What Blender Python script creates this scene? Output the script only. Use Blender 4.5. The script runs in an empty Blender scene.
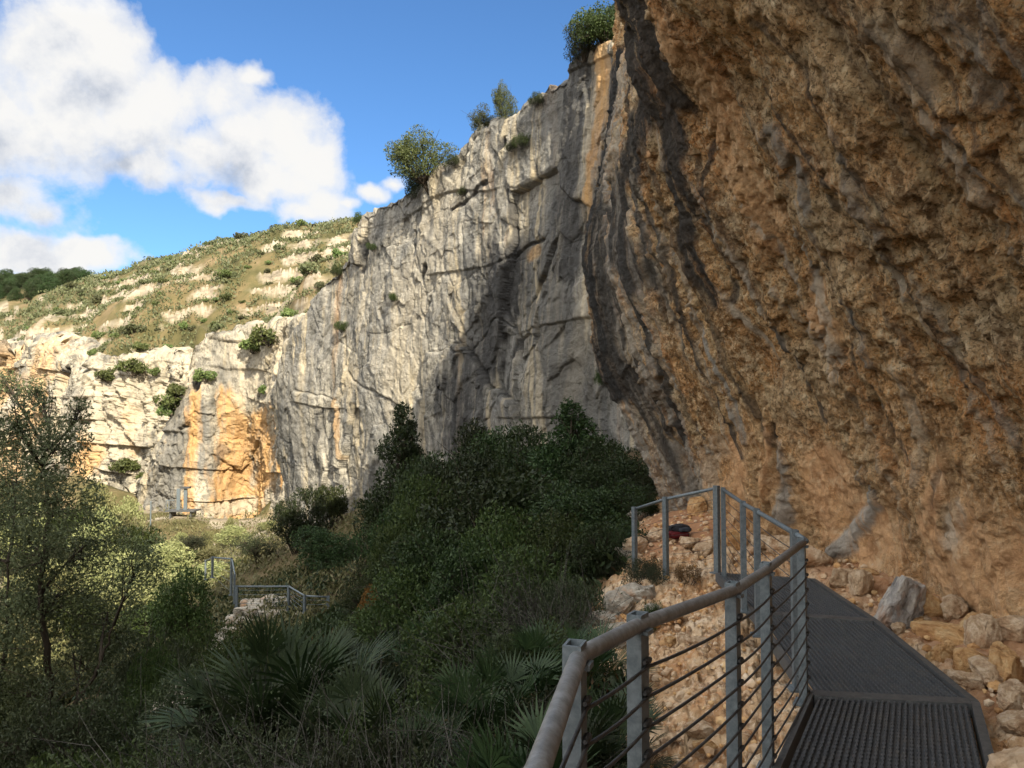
import bpy, math, random
import numpy as np
from mathutils import Vector, Matrix
R = math.radians
random.seed(7)
rng = np.random.default_rng(7)
SC = bpy.context.scene
COL = SC.collection

# ------------------------------------------------------------------ camera
F = 800.0
PITCH = math.atan(37 / F)
cd = bpy.data.cameras.new('camera'); cam = bpy.data.objects.new('camera', cd); COL.objects.link(cam)
cd.sensor_width = 36; cd.lens = 36 * F / 1024; cd.clip_end = 3000; cd.clip_start = 0.05
cam.rotation_euler = (R(90) + PITCH, 0, 0)
SC.camera = cam
cp, sp = math.cos(PITCH), math.sin(PITCH)
def P(px, py, d):
    """the point at photo pixel (px,py) that lies d metres ahead"""
    a, b = (px - 512) / F, (384 - py) / F
    y = cp - b * sp; z = sp + b * cp
    return np.array([a / y * d, d, z / y * d])
def project(v):
    y = v[:, 1] * cp + v[:, 2] * sp; z = -v[:, 1] * sp + v[:, 2] * cp
    y = np.where(y < 0.05, 0.05, y)
    return 512 + F * v[:, 0] / y, 384 - F * z / y, y

# ------------------------------------------------------------------ noise
def _h(ix, iy, iz, seed):
    h = (ix * 374761393 + iy * 668265263 + iz * 2147483647 + seed * 974634777) & 0xFFFFFFFF
    h = ((h ^ (h >> 13)) * 1274126177) & 0xFFFFFFFF
    h = ((h ^ (h >> 16)) * 2246822519) & 0xFFFFFFFF
    return h ^ (h >> 15)
def vnoise(p, seed=0):
    i = np.floor(p).astype(np.int64); f = p - i; u = f * f * f * (f * (f * 6 - 15) + 10)
    r = 0
    for dx in (0, 1):
        wx = u[:, 0] if dx else 1 - u[:, 0]
        for dy in (0, 1):
            wy = u[:, 1] if dy else 1 - u[:, 1]
            for dz in (0, 1):
                wz = u[:, 2] if dz else 1 - u[:, 2]
                h = _h(i[:, 0] + dx, i[:, 1] + dy, i[:, 2] + dz, seed)
                gx = ((h & 1023) / 511.5 - 1); gy = (((h >> 10) & 1023) / 511.5 - 1); gz = (((h >> 20) & 1023) / 511.5 - 1)
                r = r + wx * wy * wz * (gx * (f[:, 0] - dx) + gy * (f[:, 1] - dy) + gz * (f[:, 2] - dz))
    return r * 1.4
def fbm(p, oct=4, seed=0, gain=.5, ridged=False):
    r = 0; a = 1; t = 0
    for k in range(oct):
        n = vnoise(p * (2.03 ** k), seed + k)
        if ridged: n = 1 - 2 * np.abs(n) * 1.6
        r = r + a * n; t += a; a *= gain
    return r / t
def worley(p, seed=0, tilt=False):
    i = np.floor(p).astype(np.int64)
    n = len(p); f1 = np.full(n, 9.); f2 = np.full(n, 9.); cid = np.zeros(n); tl = np.zeros(n)
    for dx in (-1, 0, 1):
        for dy in (-1, 0, 1):
            for dz in (-1, 0, 1):
                cx, cy, cz = i[:, 0] + dx, i[:, 1] + dy, i[:, 2] + dz
                h = _h(cx, cy, cz, seed)
                ex = p[:, 0] - cx - (h & 1023) / 1023.; ey = p[:, 1] - cy - ((h >> 10) & 1023) / 1023.; ez = p[:, 2] - cz - ((h >> 20) & 1023) / 1023.
                d = np.sqrt(ex * ex + ey * ey + ez * ez)
                h2 = _h(cx, cy, cz, seed + 77)
                m = d < f1
                f2 = np.where(m, f1, np.minimum(f2, d)); cid = np.where(m, (h2 & 4095) / 4095., cid); f1 = np.where(m, d, f1)
                if tilt:
                    tl = np.where(m, ex * (((h2 >> 12) & 63) / 31.5 - 1) + ey * (((h2 >> 18) & 63) / 31.5 - 1) + ez * (((h2 >> 24) & 63) / 31.5 - 1), tl)
    return (f1, f2, cid, tl) if tilt else (f1, f2, cid)
def sstep(a, b, x):
    t = np.clip((x - a) / (b - a), 0, 1); return t * t * (3 - 2 * t)
def hermite(xs, ys, x):
    xs = np.asarray(xs, float); ys = np.asarray(ys, float)
    if ys.ndim == 1: ys = ys[:, None]
    d = (ys[1:] - ys[:-1]) / (xs[1:] - xs[:-1])[:, None]
    m = np.zeros_like(ys); m[0] = d[0]; m[-1] = d[-1]
    m[1:-1] = np.where(d[1:] * d[:-1] > 0, 2 * d[1:] * d[:-1] / (d[1:] + d[:-1] + 1e-12 * np.sign(d[1:] + d[:-1] + 1e-30)), 0)
    k = np.clip(np.searchsorted(xs, x) - 1, 0, len(xs) - 2)
    h = xs[k + 1] - xs[k]; t = np.clip((x - xs[k]) / h, 0, 1)[:, None]; h = h[:, None]
    return (2*t**3 - 3*t**2 + 1) * ys[k] + (t**3 - 2*t**2 + t) * h * m[k] + (-2*t**3 + 3*t**2) * ys[k+1] + (t**3 - t**2) * h * m[k+1]

# ------------------------------------------------------------------ mesh helpers
class MB:
    def __init__(s): s.v = []; s.f = []; s.n = 0; s.mi = []
    def add(s, v, faces, mi=0):
        v = np.asarray(v, float)
        for f in (faces if isinstance(faces, list) else [faces]):
            f = np.asarray(f, np.int64)
            if f.ndim == 1: f = f[None]
            s.f.append(f + s.n); s.mi.append(np.full(len(f), mi))
        s.v.append(v); s.n += len(v); return s
    def box(s, c, size, X=(1,0,0), Z=(0,0,1), mi=0):
        X = np.array(X, float); X /= np.linalg.norm(X); Z = np.array(Z, float)
        Y = np.cross(Z, X); Y /= np.linalg.norm(Y); Z = np.cross(X, Y)
        a = np.array([[x, y, z] for x in (-.5, .5) for y in (-.5, .5) for z in (-.5, .5)]) * np.array(size)
        v = np.array(c) + a[:, :1] * X + a[:, 1:2] * Y + a[:, 2:] * Z
        return s.add(v, np.array([[0,1,3,2],[4,6,7,5],[0,4,5,1],[2,3,7,6],[0,2,6,4],[1,5,7,3]]), mi)
    def tube(s, pts, rad, n=8, mi=0, cap=True):
        p = np.asarray(pts, float); m = len(p)
        r = np.full(m, rad) if np.isscalar(rad) else np.asarray(rad, float)
        t = np.gradient(p, axis=0); t /= np.linalg.norm(t, axis=1)[:, None] + 1e-9
        up = np.array([0, 0, 1.]) if abs(t[0, 2]) < .9 else np.array([1., 0, 0])
        V = []
        a = np.arange(n) / n * 2 * np.pi
        for k in range(m):
            x = np.cross(up, t[k]); x /= np.linalg.norm(x) + 1e-9; y = np.cross(t[k], x); up = y
            V.append(p[k] + r[k] * (np.cos(a)[:, None] * x + np.sin(a)[:, None] * y))
        V = np.concatenate(V)
        i = np.arange(n); j = (i + 1) % n
        f = np.concatenate([np.stack([k*n+i, k*n+j, (k+1)*n+j, (k+1)*n+i], 1) for k in range(m - 1)])
        fs = [f]
        if cap: fs += [i[::-1][None], ((m-1)*n + i)[None]]
        return s.add(V, fs, mi)
    def build(s, name, mats, parent=None, smooth=False, link=True):
        me = bpy.data.meshes.new(name)
        v = np.concatenate(s.v)
        me.vertices.add(len(v)); me.vertices.foreach_set('co', v.astype(np.float32).ravel())
        nl = sum(f.size for f in s.f); npoly = sum(len(f) for f in s.f)
        me.loops.add(nl); me.loops.foreach_set('vertex_index', np.concatenate([f.ravel() for f in s.f]).astype(np.int32))
        st = np.concatenate([np.full(len(f), f.shape[1]) for f in s.f]); ls = np.concatenate([[0], np.cumsum(st)[:-1]])
        me.polygons.add(npoly); me.polygons.foreach_set('loop_start', ls.astype(np.int32)); me.polygons.foreach_set('loop_total', st.astype(np.int32))
        me.polygons.foreach_set('material_index', np.concatenate(s.mi).astype(np.int32))
        me.polygons.foreach_set('use_smooth', np.full(npoly, bool(smooth)))
        me.update(calc_edges=True); me.validate()
        for m in (mats if isinstance(mats, (list, tuple)) else [mats]): me.materials.append(m)
        o = bpy.data.objects.new(name, me)
        if link: COL.objects.link(o)
        if parent is not None: o.parent = parent
        return o
def tag(o, label=None, cat=None, group=None, kind=None):
    if label: o['label'] = label
    if cat: o['category'] = cat
    if group: o['group'] = group
    if kind: o['kind'] = kind
    return o
def empty(name, loc, label, cat, group=None, rz=0):
    o = bpy.data.objects.new(name, None); COL.objects.link(o); o.location = loc; o.rotation_euler = (0, 0, rz)
    o.empty_display_size = .2
    return tag(o, label, cat, group)
def copy_tree(o, parent=None):
    c = o.copy(); COL.objects.link(c); c.parent = parent
    for ch in list(o.children): copy_tree(ch, c)
    return c
def attr(o, name, arr):
    a = o.data.attributes.new(name, 'FLOAT', 'POINT'); a.data.foreach_set('value', arr.astype(np.float32).ravel())
def grid_obj(name, V, mat, uv=None, attrs={}, smooth=True, flip=False):
    """V: rows x cols x 3"""
    nr, nc = V.shape[:2]
    i = np.arange(nr * nc).reshape(nr, nc)
    f = np.stack([i[:-1, :-1], i[:-1, 1:], i[1:, 1:], i[1:, :-1]], -1).reshape(-1, 4)
    if flip: f = f[:, ::-1]
    b = MB(); b.add(V.reshape(-1, 3), f)
    o = b.build(name, mat, smooth=smooth)
    if uv is not None:
        l = o.data.uv_layers.new(name='UVMap'); u = uv.reshape(-1, 2)[f.ravel()]
        l.data.foreach_set('uv', u.astype(np.float32).ravel())
    for k, a in attrs.items(): attr(o, k, a)
    return o

# ------------------------------------------------------------------ material helpers
class NT:
    def __init__(s, name, world=False):
        s.m = bpy.data.materials.new(name); s.m.use_nodes = True; s.t = s.m.node_tree; s.t.nodes.clear()
    def n(s, typ, ins={}, **props):
        o = s.t.nodes.new(typ)
        for k, v in props.items(): setattr(o, k, v)
        for k, v in ins.items():
            sock = o.inputs[k]
            if isinstance(v, bpy.types.NodeSocket): s.t.links.new(v, sock)
            elif isinstance(v, bpy.types.Node): s.t.links.new(v.outputs[0], sock)
            else: sock.default_value = v
        return o
    def math(s, op, a, b=0., c=None, clamp=False):
        o = s.n('ShaderNodeMath', {0: a, 1: b}, operation=op, use_clamp=clamp)
        if c is not None:
            if isinstance(c, bpy.types.Node): c = c.outputs[0]
            if isinstance(c, bpy.types.NodeSocket): s.t.links.new(c, o.inputs[2])
            else: o.inputs[2].default_value = c
        return o.outputs[0]
    def mix(s, fac, a, b, mode='MIX'):
        o = s.n('ShaderNodeMix', data_type='RGBA', blend_type=mode)
        for sock, v in ((o.inputs[0], fac), (o.inputs[6], a), (o.inputs[7], b)):
            if isinstance(v, bpy.types.Node): v = v.outputs[0]
            if isinstance(v, bpy.types.NodeSocket): s.t.links.new(v, sock)
            elif isinstance(v, (tuple, list)): sock.default_value = (*v, 1) if len(v) == 3 else v
            else: sock.default_value = v
        return o.outputs[2]
    def ramp(s, fac, stops, interp='LINEAR'):
        o = s.n('ShaderNodeValToRGB', {0: fac}); e = o.color_ramp; e.interpolation = interp
        while len(e.elements) < len(stops): e.elements.new(.5)
        for el, (p, c) in zip(e.elements, stops):
            el.position = p; el.color = (*c, 1) if isinstance(c, (tuple, list)) else (c, c, c, 1)
        return o.outputs[0]
    def noise(s, vec, scale, detail=5, rough=.55, dist=0.):
        return s.n('ShaderNodeTexNoise', {'Vector': vec, 'Scale': scale, 'Detail': detail, 'Roughness': rough, 'Distortion': dist}).outputs[0]
    def vor(s, vec, scale, feature='F1', rnd=1., out=0):
        return s.n('ShaderNodeTexVoronoi', {'Vector': vec, 'Scale': scale, 'Randomness': rnd}, feature=feature).outputs[out]
    def mapv(s, vec, scale=(1,1,1), loc=(0,0,0)):
        return s.n('ShaderNodeMapping', {'Vector': vec, 'Scale': scale, 'Location': loc}).outputs[0]
    def attr(s, name): return s.n('ShaderNodeAttribute', attribute_name=name).outputs['Fac']
    def out(s, shader):
        if isinstance(shader, bpy.types.Node): shader = shader.outputs[0]
        o = s.n('ShaderNodeOutputMaterial'); s.t.links.new(shader, o.inputs[0]); return s.m
    def bump(s, h, dist, strength=1., normal=None):
        i = {'Height': h, 'Distance': dist, 'Strength': strength}
        if normal is not None: i['Normal'] = normal
        return s.n('ShaderNodeBump', i).outputs[0]
    def bsdf(s, col, rough=.8, metal=0., normal=None, spec=.3, **kw):
        i = {'Base Color': (*col, 1) if isinstance(col, tuple) and len(col) == 3 else col, 'Roughness': rough, 'Metallic': metal, 'Specular IOR Level': spec}
        if normal is not None: i['Normal'] = normal
        i.update(kw)
        return s.n('ShaderNodeBsdfPrincipled', i)

def rock_overhang_mat():
    t = NT('ochre_limestone'); g = t.n('ShaderNodeTexCoord'); pos = g.outputs['Object']; uv = g.outputs['UV']
    warp = t.n('ShaderNodeVectorMath', {0: pos, 1: t.n('ShaderNodeVectorMath', {0: t.n('ShaderNodeTexNoise', {'Vector': pos, 'Scale': 1.3, 'Detail': 4.}).outputs[1], 'Scale': .7}, operation='SCALE').outputs[0]}, operation='ADD').outputs[0]
    base = t.ramp(t.noise(warp, .55, 7, .62, .6), [(.28, (.262, .146, .065)), (.42, (.526, .294, .124)), (.5, (.710, .416, .185)), (.58, (.648, .449, .256)), (.7, (.865, .665, .433))])
    mott = t.noise(pos, 4.5, 8, .7, .8)
    base = t.mix(t.ramp(mott, [(.36, .8), (.48, 0)]), base, (.232, .139, .068))
    base = t.mix(t.ramp(t.noise(t.mapv(pos, (1,1,1), (9,3,1)), 3.0, 8, .7, .5), [(.53, 0), (.62, .85)]), base, (.803, .648, .433))
    base = t.mix(t.ramp(t.noise(t.mapv(pos, (1,1,1), (4,13,1)), 1.1, 6, .6, .3), [(.52, 0), (.64, .7)]), base, (.648, .294, .101))
    fine = t.noise(t.mapv(pos, (1, 1, .75)), 15., 7, .72, .5)
    base = t.mix(t.ramp(fine, [(.38, .85), (.48, 0)]), base, (.185, .116, .059))
    base = t.mix(t.ramp(fine, [(.54, 0), (.64, .75)]), base, (.896, .743, .510))
    st = t.noise(t.mapv(uv, (2.6, .16, 1)), 1., 6, .62, .9)
    base = t.mix(t.ramp(st, [(.52, 0), (.62, .65)]), base, (.56, .41, .225))
    st3 = t.noise(t.mapv(uv, (8.5, .35, 1), (2, 9, 0)), 1., 7, .68, .6)
    base = t.mix(t.ramp(st3, [(.54, 0), (.61, .6)]), base, (.62, .5, .32))
    base = t.mix(t.ramp(st3, [(.38, .6), (.46, 0)]), base, (.15, .09, .045))
    spk = t.noise(pos, 34., 4, .7, .4)
    base = t.mix(t.ramp(spk, [(.4, .7), (.47, 0)]), base, (.1, .065, .035))
    base = t.mix(t.ramp(spk, [(.55, 0), (.63, .6)]), base, (.7, .58, .4))
    st2 = t.noise(t.mapv(uv, (3.8, .22, 1), (7, 3, 0)), 1., 6, .62, .7)
    base = t.mix(t.ramp(st2, [(.55, 0), (.66, .6)]), base, (.124, .097, .076))
    base = t.mix(t.math('MULTIPLY', t.ramp(t.noise(pos, 2.2, 7, .7), [(.35, .45), (.5, 1)]), t.attr('rust')), base, t.mix(t.noise(pos, 5., 6, .65), (.42, .2, .09), (.78, .53, .31)))
    base = t.mix(t.math('MULTIPLY', t.attr('rust'), t.ramp(t.noise(t.mapv(uv, (2.4, .8, 1), (3, 3, 0)), 1., 7, .7, .8), [(.52, 0), (.64, .7)])), base, (.2, .095, .042))
    base = t.mix(t.math('MULTIPLY', t.attr('rust'), t.ramp(t.noise(t.mapv(pos, (1, 1, .8), (8, 1, 3)), 5.5, 7, .7, .6), [(.54, 0), (.64, .65)])), base, (.62, .48, .32))
    base = t.mix(1., base, (1.08, 1.07, 1.03), 'MULTIPLY')
    brk = t.ramp(t.noise(t.mapv(uv, (7, .6, 1)), 1., 8, .7, .6), [(.38, .1), (.52, 1)])
    grey = t.mix(t.noise(t.mapv(uv, (9, .8, 1)), 1., 6, .7), (.168, .162, .156), (.600, .564, .492))
    base = t.mix(t.math('MULTIPLY', t.attr('grey'), brk), base, grey)
    base = t.mix(t.math('MULTIPLY', t.attr('pale'), brk), base, t.mix(t.noise(pos, 6., 6), (.432, .360, .264), (.672, .600, .492)))
    drk = t.mix(t.noise(t.mapv(uv, (6, .5, 1)), 1., 6, .7), (.014, .015, .017), (.085, .083, .08))
    base = t.mix(t.math('MULTIPLY', t.attr('dark'), t.ramp(t.noise(t.mapv(uv, (6, .4, 1)), 1., 8, .7, .4), [(.36, .45), (.47, 1)])), base, drk)
    cr = t.vor(warp, 2.3, 'DISTANCE_TO_EDGE')
    h = t.math('ADD', t.math('MULTIPLY', t.noise(pos, 9, 7, .76, .3), 1.0), t.math('MULTIPLY', t.vor(t.mapv(warp, (1, 1, .6)), 14.), .4))
    h = t.math('ADD', h, t.math('MULTIPLY', t.noise(t.mapv(uv, (11, 1.2, 1)), 1., 7, .7, .4), .5))
    return t.out(t.bsdf(base, .9, normal=t.bump(h, t.math('MULTIPLY_ADD', t.attr('rust'), -.11, .17), 1.), spec=.2))

def rock_grey_mat(name='grey_limestone', far=1.):
    t = NT(name); g = t.n('ShaderNodeTexCoord'); pos = g.outputs['Object']; uv = g.outputs['UV']
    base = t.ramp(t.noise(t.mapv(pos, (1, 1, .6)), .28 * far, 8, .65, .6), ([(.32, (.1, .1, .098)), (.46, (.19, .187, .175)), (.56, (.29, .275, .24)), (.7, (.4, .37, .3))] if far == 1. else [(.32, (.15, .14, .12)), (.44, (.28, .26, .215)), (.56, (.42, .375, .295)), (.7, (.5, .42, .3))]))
    base = t.mix(t.ramp(t.noise(pos, 1.4 * far, 8, .7, .5), [(.38, .8), (.5, 0)]), base, (.081, .078, .068))
    base = t.mix(t.ramp(t.noise(t.mapv(pos, (1, 1, .4)), 5. * far, 8, .75, .5), [(.4, .6), (.49, 0)]), base, (.063, .061, .056))
    st = t.noise(t.mapv(uv, (.9, .055, 1)), 1. * far, 7, .65, .8)
    base = t.mix(t.ramp(st, [(.5, 0), (.62, .6 if far == 1. else .4)]), base, (.074, .074, .070))
    st = t.noise(t.mapv(uv, (1.3, .07, 1), (5, 1, 0)), 1. * far, 7, .65, .8)
    base = t.mix(t.ramp(st, [(.52, 0), (.64, .7)]), base, (.444, .377, .259))
    st = t.noise(t.mapv(uv, (.5, .05, 1), (15, 4, 0)), 1. * far, 7, .65, .8)
    base = t.mix(t.ramp(st, [(.6, 0), (.7, .6)]), base, (.370, .229, .111))
    brk = t.ramp(t.noise(t.mapv(uv, (1.6, .14, 1)), 1. * far, 8, .72, .6), [(.36, .35), (.5, 1)])
    base = t.mix(t.math('MULTIPLY', t.attr('grey'), brk), base, t.mix(t.noise(pos, 1.5, 6), (.096, .096, .092), (.222, .215, .196)))
    base = t.mix(t.math('MULTIPLY', t.attr('rust'), brk), base, t.mix(t.noise(t.mapv(pos, (1, 1, .6)), 1.2, 7, .65), (.311, .148, .052), (.533, .370, .178)))
    base = t.mix(t.math('MULTIPLY', t.attr('pale'), brk), base, t.mix(t.noise(pos, 1.6, 6), (.311, .274, .207), (.444, .400, .318)))
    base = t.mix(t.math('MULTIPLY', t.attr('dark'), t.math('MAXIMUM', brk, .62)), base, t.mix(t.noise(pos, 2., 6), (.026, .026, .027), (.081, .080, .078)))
    h = t.math('ADD', t.noise(pos, 2.2 * far, 8, .72, .4), t.math('MULTIPLY', t.vor(t.mapv(pos, (1, 1, .6)), 1.6 * far), .4))
    return t.out(t.bsdf(base, .9, normal=t.bump(h, .24 / far, .9), spec=.2))

def boulder_mat(name, a, b, c):
    t = NT(name); pos = t.n('ShaderNodeTexCoord').outputs['Object']
    base = t.ramp(t.noise(pos, 2.2, 8, .65, .5), [(.32, c), (.48, b), (.64, a)])
    base = t.mix(t.ramp(t.noise(t.mapv(pos, (1,1,1), (3,8,2)), 1.3, 6, .6), [(.52, 0), (.66, .6)]), base, (.34, .17, .075))
    h = t.math('ADD', t.noise(pos, 9., 9, .7), t.math('MULTIPLY', t.vor(pos, 6.), .35))
    return t.out(t.bsdf(base, .9, normal=t.bump(h, .05, .9), spec=.2))

def ground_mat():
    t = NT('soil_and_stone'); pos = t.n('ShaderNodeTexCoord').outputs['Object']
    soil = t.ramp(t.noise(pos, .8, 8, .65, .4), [(.32, (.042, .030, .018)), (.5, (.084, .060, .036)), (.66, (.132, .102, .060))])
    rub = t.ramp(t.noise(pos, 1.6, 9, .7, .6), [(.3, (.25, .13, .06)), (.42, (.42, .25, .125)), (.5, (.53, .37, .22)), (.66, (.68, .55, .4))])
    rub = t.mix(t.ramp(t.noise(pos, 6., 8, .7, .4), [(.5, 0), (.6, .6)]), rub, (.46, .22, .09))
    rub = t.mix(t.ramp(t.noise(pos, 11., 7, .72), [(.38, .75), (.48, 0)]), rub, (.14, .075, .04))
    rub = t.mix(t.ramp(t.noise(pos, 17., 6, .72), [(.54, 0), (.62, .6)]), rub, (.72, .6, .45))
    dirt = t.mix(t.noise(pos, 3., 8, .7), (.28, .135, .07), (.46, .26, .14))
    hill = t.ramp(t.noise(pos, .16, 9, .68, .4), [(.34, (.042, .042, .017)), (.46, (.080, .071, .031)), (.54, (.118, .093, .046)), (.66, (.177, .130, .076))])
    lim = t.ramp(t.noise(t.mapv(pos, (1, 1, 2.5)), .35, 9, .68, .4), [(.32, (.115, .098, .075)), (.48, (.265, .225, .167)), (.66, (.346, .306, .242))])
    c = t.mix(t.attr('hill'), soil, hill)
    c = t.mix(t.math('MULTIPLY', t.attr('rock'), t.ramp(t.noise(t.mapv(pos, (1, 1, 2)), .55, 8, .7, .5), [(.36, .15), (.46, 1)])), c, lim)
    c = t.mix(t.attr('rubble'), c, rub)
    c = t.mix(t.attr('dirt'), c, dirt)
    h = t.math('ADD', t.noise(pos, 7., 9, .72), t.math('MULTIPLY', t.vor(pos, 7.), .4))
    return t.out(t.bsdf(c, .95, normal=t.bump(h, .07, .9), spec=.15))

def leaf_mat(name, a, b, trans=.25, dry=None):
    t = NT(name)
    g = t.n('ShaderNodeNewGeometry'); oi = t.n('ShaderNodeObjectInfo')
    c = t.mix(g.outputs['Random Per Island'], a, b)
    if dry: c = t.mix(t.ramp(t.noise(t.n('ShaderNodeTexCoord').outputs['Object'], 2.5, 3), [(.55, 0), (.7, .8)]), c, dry)
    hsv = t.n('ShaderNodeHueSaturation', {'Color': c, 'Value': t.math('MULTIPLY_ADD', oi.outputs['Random'], .95, .55), 'Hue': t.math('MULTIPLY_ADD', oi.outputs['Random'], .05, .47)})
    p = t.bsdf(hsv.outputs[0], .55, spec=.25)
    tr = t.n('ShaderNodeBsdfTranslucent', {'Color': hsv.outputs[0]})
    return t.out(t.n('ShaderNodeMixShader', {0: trans, 1: p.outputs[0], 2: tr.outputs[0]}))
def bark_mat(name, a, b):
    t = NT(name); pos = t.n('ShaderNodeTexCoord').outputs['Object']
    n = t.noise(t.mapv(pos, (1, 1, .25)), 22., 6, .65)
    return t.out(t.bsdf(t.mix(n, a, b), .9, normal=t.bump(n, .02, .8), spec=.15))
def metal_mat(name, a, b, rough=.45, metal=.7, rust=None, scale=30.):
    t = NT(name); pos = t.n('ShaderNodeTexCoord').outputs['Object']
    n = t.noise(pos, scale, 7, .7, .3)
    c = t.mix(t.ramp(n, [(.35, 0), (.65, 1)]), a, b)
    if rust: c = t.mix(t.ramp(t.noise(pos, 6., 7, .7), [(.5, 0), (.66, .6)]), c, rust)
    return t.out(t.bsdf(c, t.math('MULTIPLY_ADD', n, .3, rough - .1), metal, normal=t.bump(n, .002, .4), spec=.4))
def plain_mat(name, a, b, rough=.7, scale=40.):
    t = NT(name); pos = t.n('ShaderNodeTexCoord').outputs['Object']; n = t.noise(pos, scale, 5, .6)
    return t.out(t.bsdf(t.mix(n, a, b), rough, normal=t.bump(n, .003, .5)))

M = dict(
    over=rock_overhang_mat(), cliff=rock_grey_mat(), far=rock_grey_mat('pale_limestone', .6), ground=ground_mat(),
    pale=boulder_mat('pale_boulder_stone', (.68, .55, .4), (.54, .39, .25), (.3, .19, .11)),
    white=boulder_mat('white_boulder_stone', (.450, .420, .360), (.338, .307, .255), (.165, .150, .120)),
    grey=boulder_mat('grey_boulder_stone', (.56, .52, .46), (.33, .31, .29), (.15, .145, .14)),
    ochre=boulder_mat('ochre_boulder_stone', (.62, .44, .24), (.54, .32, .14), (.28, .14, .06)),
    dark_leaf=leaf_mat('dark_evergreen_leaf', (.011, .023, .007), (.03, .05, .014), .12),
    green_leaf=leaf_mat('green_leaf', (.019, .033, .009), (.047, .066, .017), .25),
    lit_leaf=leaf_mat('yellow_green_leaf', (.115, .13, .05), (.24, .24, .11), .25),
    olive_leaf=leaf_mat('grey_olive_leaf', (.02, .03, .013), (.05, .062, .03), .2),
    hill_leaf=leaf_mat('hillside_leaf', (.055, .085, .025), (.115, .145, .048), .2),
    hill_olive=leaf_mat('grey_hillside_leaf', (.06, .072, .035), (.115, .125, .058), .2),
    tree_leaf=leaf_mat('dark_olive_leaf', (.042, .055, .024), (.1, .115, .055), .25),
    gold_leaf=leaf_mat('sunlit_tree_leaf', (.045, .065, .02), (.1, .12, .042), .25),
    under_leaf=leaf_mat('undergrowth_leaf', (.012, .022, .008), (.03, .045, .016), .15),
    palm_leaf=leaf_mat('fan_palm_leaf', (.011, .024, .008), (.028, .048, .017), .15),
    dry_leaf=leaf_mat('dry_leaf', (.078, .049, .019), (.156, .098, .039), .2),
    rust_leaf=leaf_mat('rusty_leaf', (.078, .033, .010), (.156, .072, .019), .2),
    twig=bark_mat('grey_twig', (.028, .026, .022), (.085, .08, .072)),
    bark=bark_mat('dark_bark', (.019, .016, .012), (.065, .052, .039)),
    galv=metal_mat('galvanised_steel', (.085, .108, .122), (.17, .2, .22), .5, .4),
    rail=metal_mat('weathered_rail_steel', (.11, .115, .118), (.25, .258, .262), .45, .4, (.1, .088, .075)),
    cable=metal_mat('dark_wire_rope', (.03, .03, .032), (.07, .07, .07), .5, .5),
    deck=metal_mat('dark_grating_steel', (.03, .034, .039), (.085, .09, .095), .6, .25, (.085, .08, .072), 60.),
    frame=metal_mat('deck_frame_steel', (.064, .068, .072), (.128, .132, .132), .55, .5),
    bag_black=plain_mat('black_pack_fabric', (.008, .009, .012), (.02, .022, .028)),
    bag_red=plain_mat('red_pack_fabric', (.06, .006, .009), (.13, .01, .014)),
    bag_blue=plain_mat('slate_blue_pack_fabric', (.02, .025, .035), (.035, .045, .06)),
)

# ------------------------------------------------------------------ terrain
def PP(*a): return tuple(P(*a))
CT = [(0,-8,-1.6),(0,0,-1.9),(.5,2,-2.05),(1.5,4,-2.15),(2.4,6,-2.15),(2.8,8,-2.1),(2.8,9.5,-2.0),(2.4,10.5,-1.95),
      (1.6,1.5,-1.75),(2.9,3.5,-1.8),(3.3,5,-1.85),(3.7,6,-1.86),(3.7,7.5,-1.86),(3.7,9,-1.8),(3.4,11,-1.6),(3,12.3,-1.5),(3.0,14,-1.5),(5,6,-1.7),(5,0,-1.5),(5,12,-1.5),(5,-10,-1),
      (1.2,5,-2.25),(1.5,7,-2.2),(1.0,9.5,-2.5),(1.75,11.3,-1.92),(2.3,12.5,-1.72),(2.1,13.6,-1.8),(1.1,12.6,-2.7),(1.2,15,-2.6),
      (-.5,2.5,-2.7),(-1.2,4,-3.2),(0,6,-3.0),(.2,9,-3.1),(-1.5,8,-3.7),(-3,5,-3.9),(-3,12,-4.4),(-1,14,-3.6),(1.5,17,-2.5),(-1,20,-3.4),(2,22,-2.0),
      (-6.7,26,-6.5),(-9,27.6,-6.7),(-5,26,-6.2),(-5,19,-5.4),(-3,26,-4.2),(-1,26,-3.0),(-7.4,12,-5.8),(-6,6,-5),(-12,10,-7.6),(-12,20,-8),(-11,31,-7.2),(-5,33,-4.4),(-9,39,-5),
      (-14,40,-7.6),(-13,47,-6),(-20,40,-9.2),(-25,25,-10),(-30,58,-10.5),(-20,60,-9.2),(-26.5,72,-8.8),(-30,72,-8.4),(-19.5,68,-8),(-40,80,-10.5),(-36,45,-11),
      (-50,78,-11),(-25,5,-9),(-40,20,-9),(-60,40,-3),(-80,50,8),(-60,-10,3),(-30,-30,-2),(-5,-30,-2),
      PP(365,222,118),PP(300,230,125),PP(230,240,135),PP(150,262,150),PP(80,282,168),PP(30,273,215),PP(45,300,152),PP(60,326,134),PP(20,322,148),PP(-60,270,220),
      PP(330,272,95),PP(300,300,95),PP(200,300,112),PP(100,312,128),PP(0,332,150),PP(-80,335,160),
      PP(290,335,82),PP(240,338,86),PP(195,345,90),PP(160,352,101),PP(115,350,104),PP(70,350,110),PP(20,348,126),PP(-60,345,140),
      PP(255,520,73),PP(150,512,84),PP(120,490,91),PP(75,470,97),PP(40,475,106),PP(0,482,116),PP(-60,485,125),
      (-20,170,30),(0,150,29),(40,150,28),(30,90,9),(60,60,9),(-100,260,38),(0,320,34),(-210,330,46),(120,120,25),(300,300,30),(-350,600,40),(350,600,35),(0,600,35),(-400,100,30),(300,-300,10),(-300,-300,10),(10,40,5),(20,20,4),(20,-20,4),(-5,62,4)]
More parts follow.
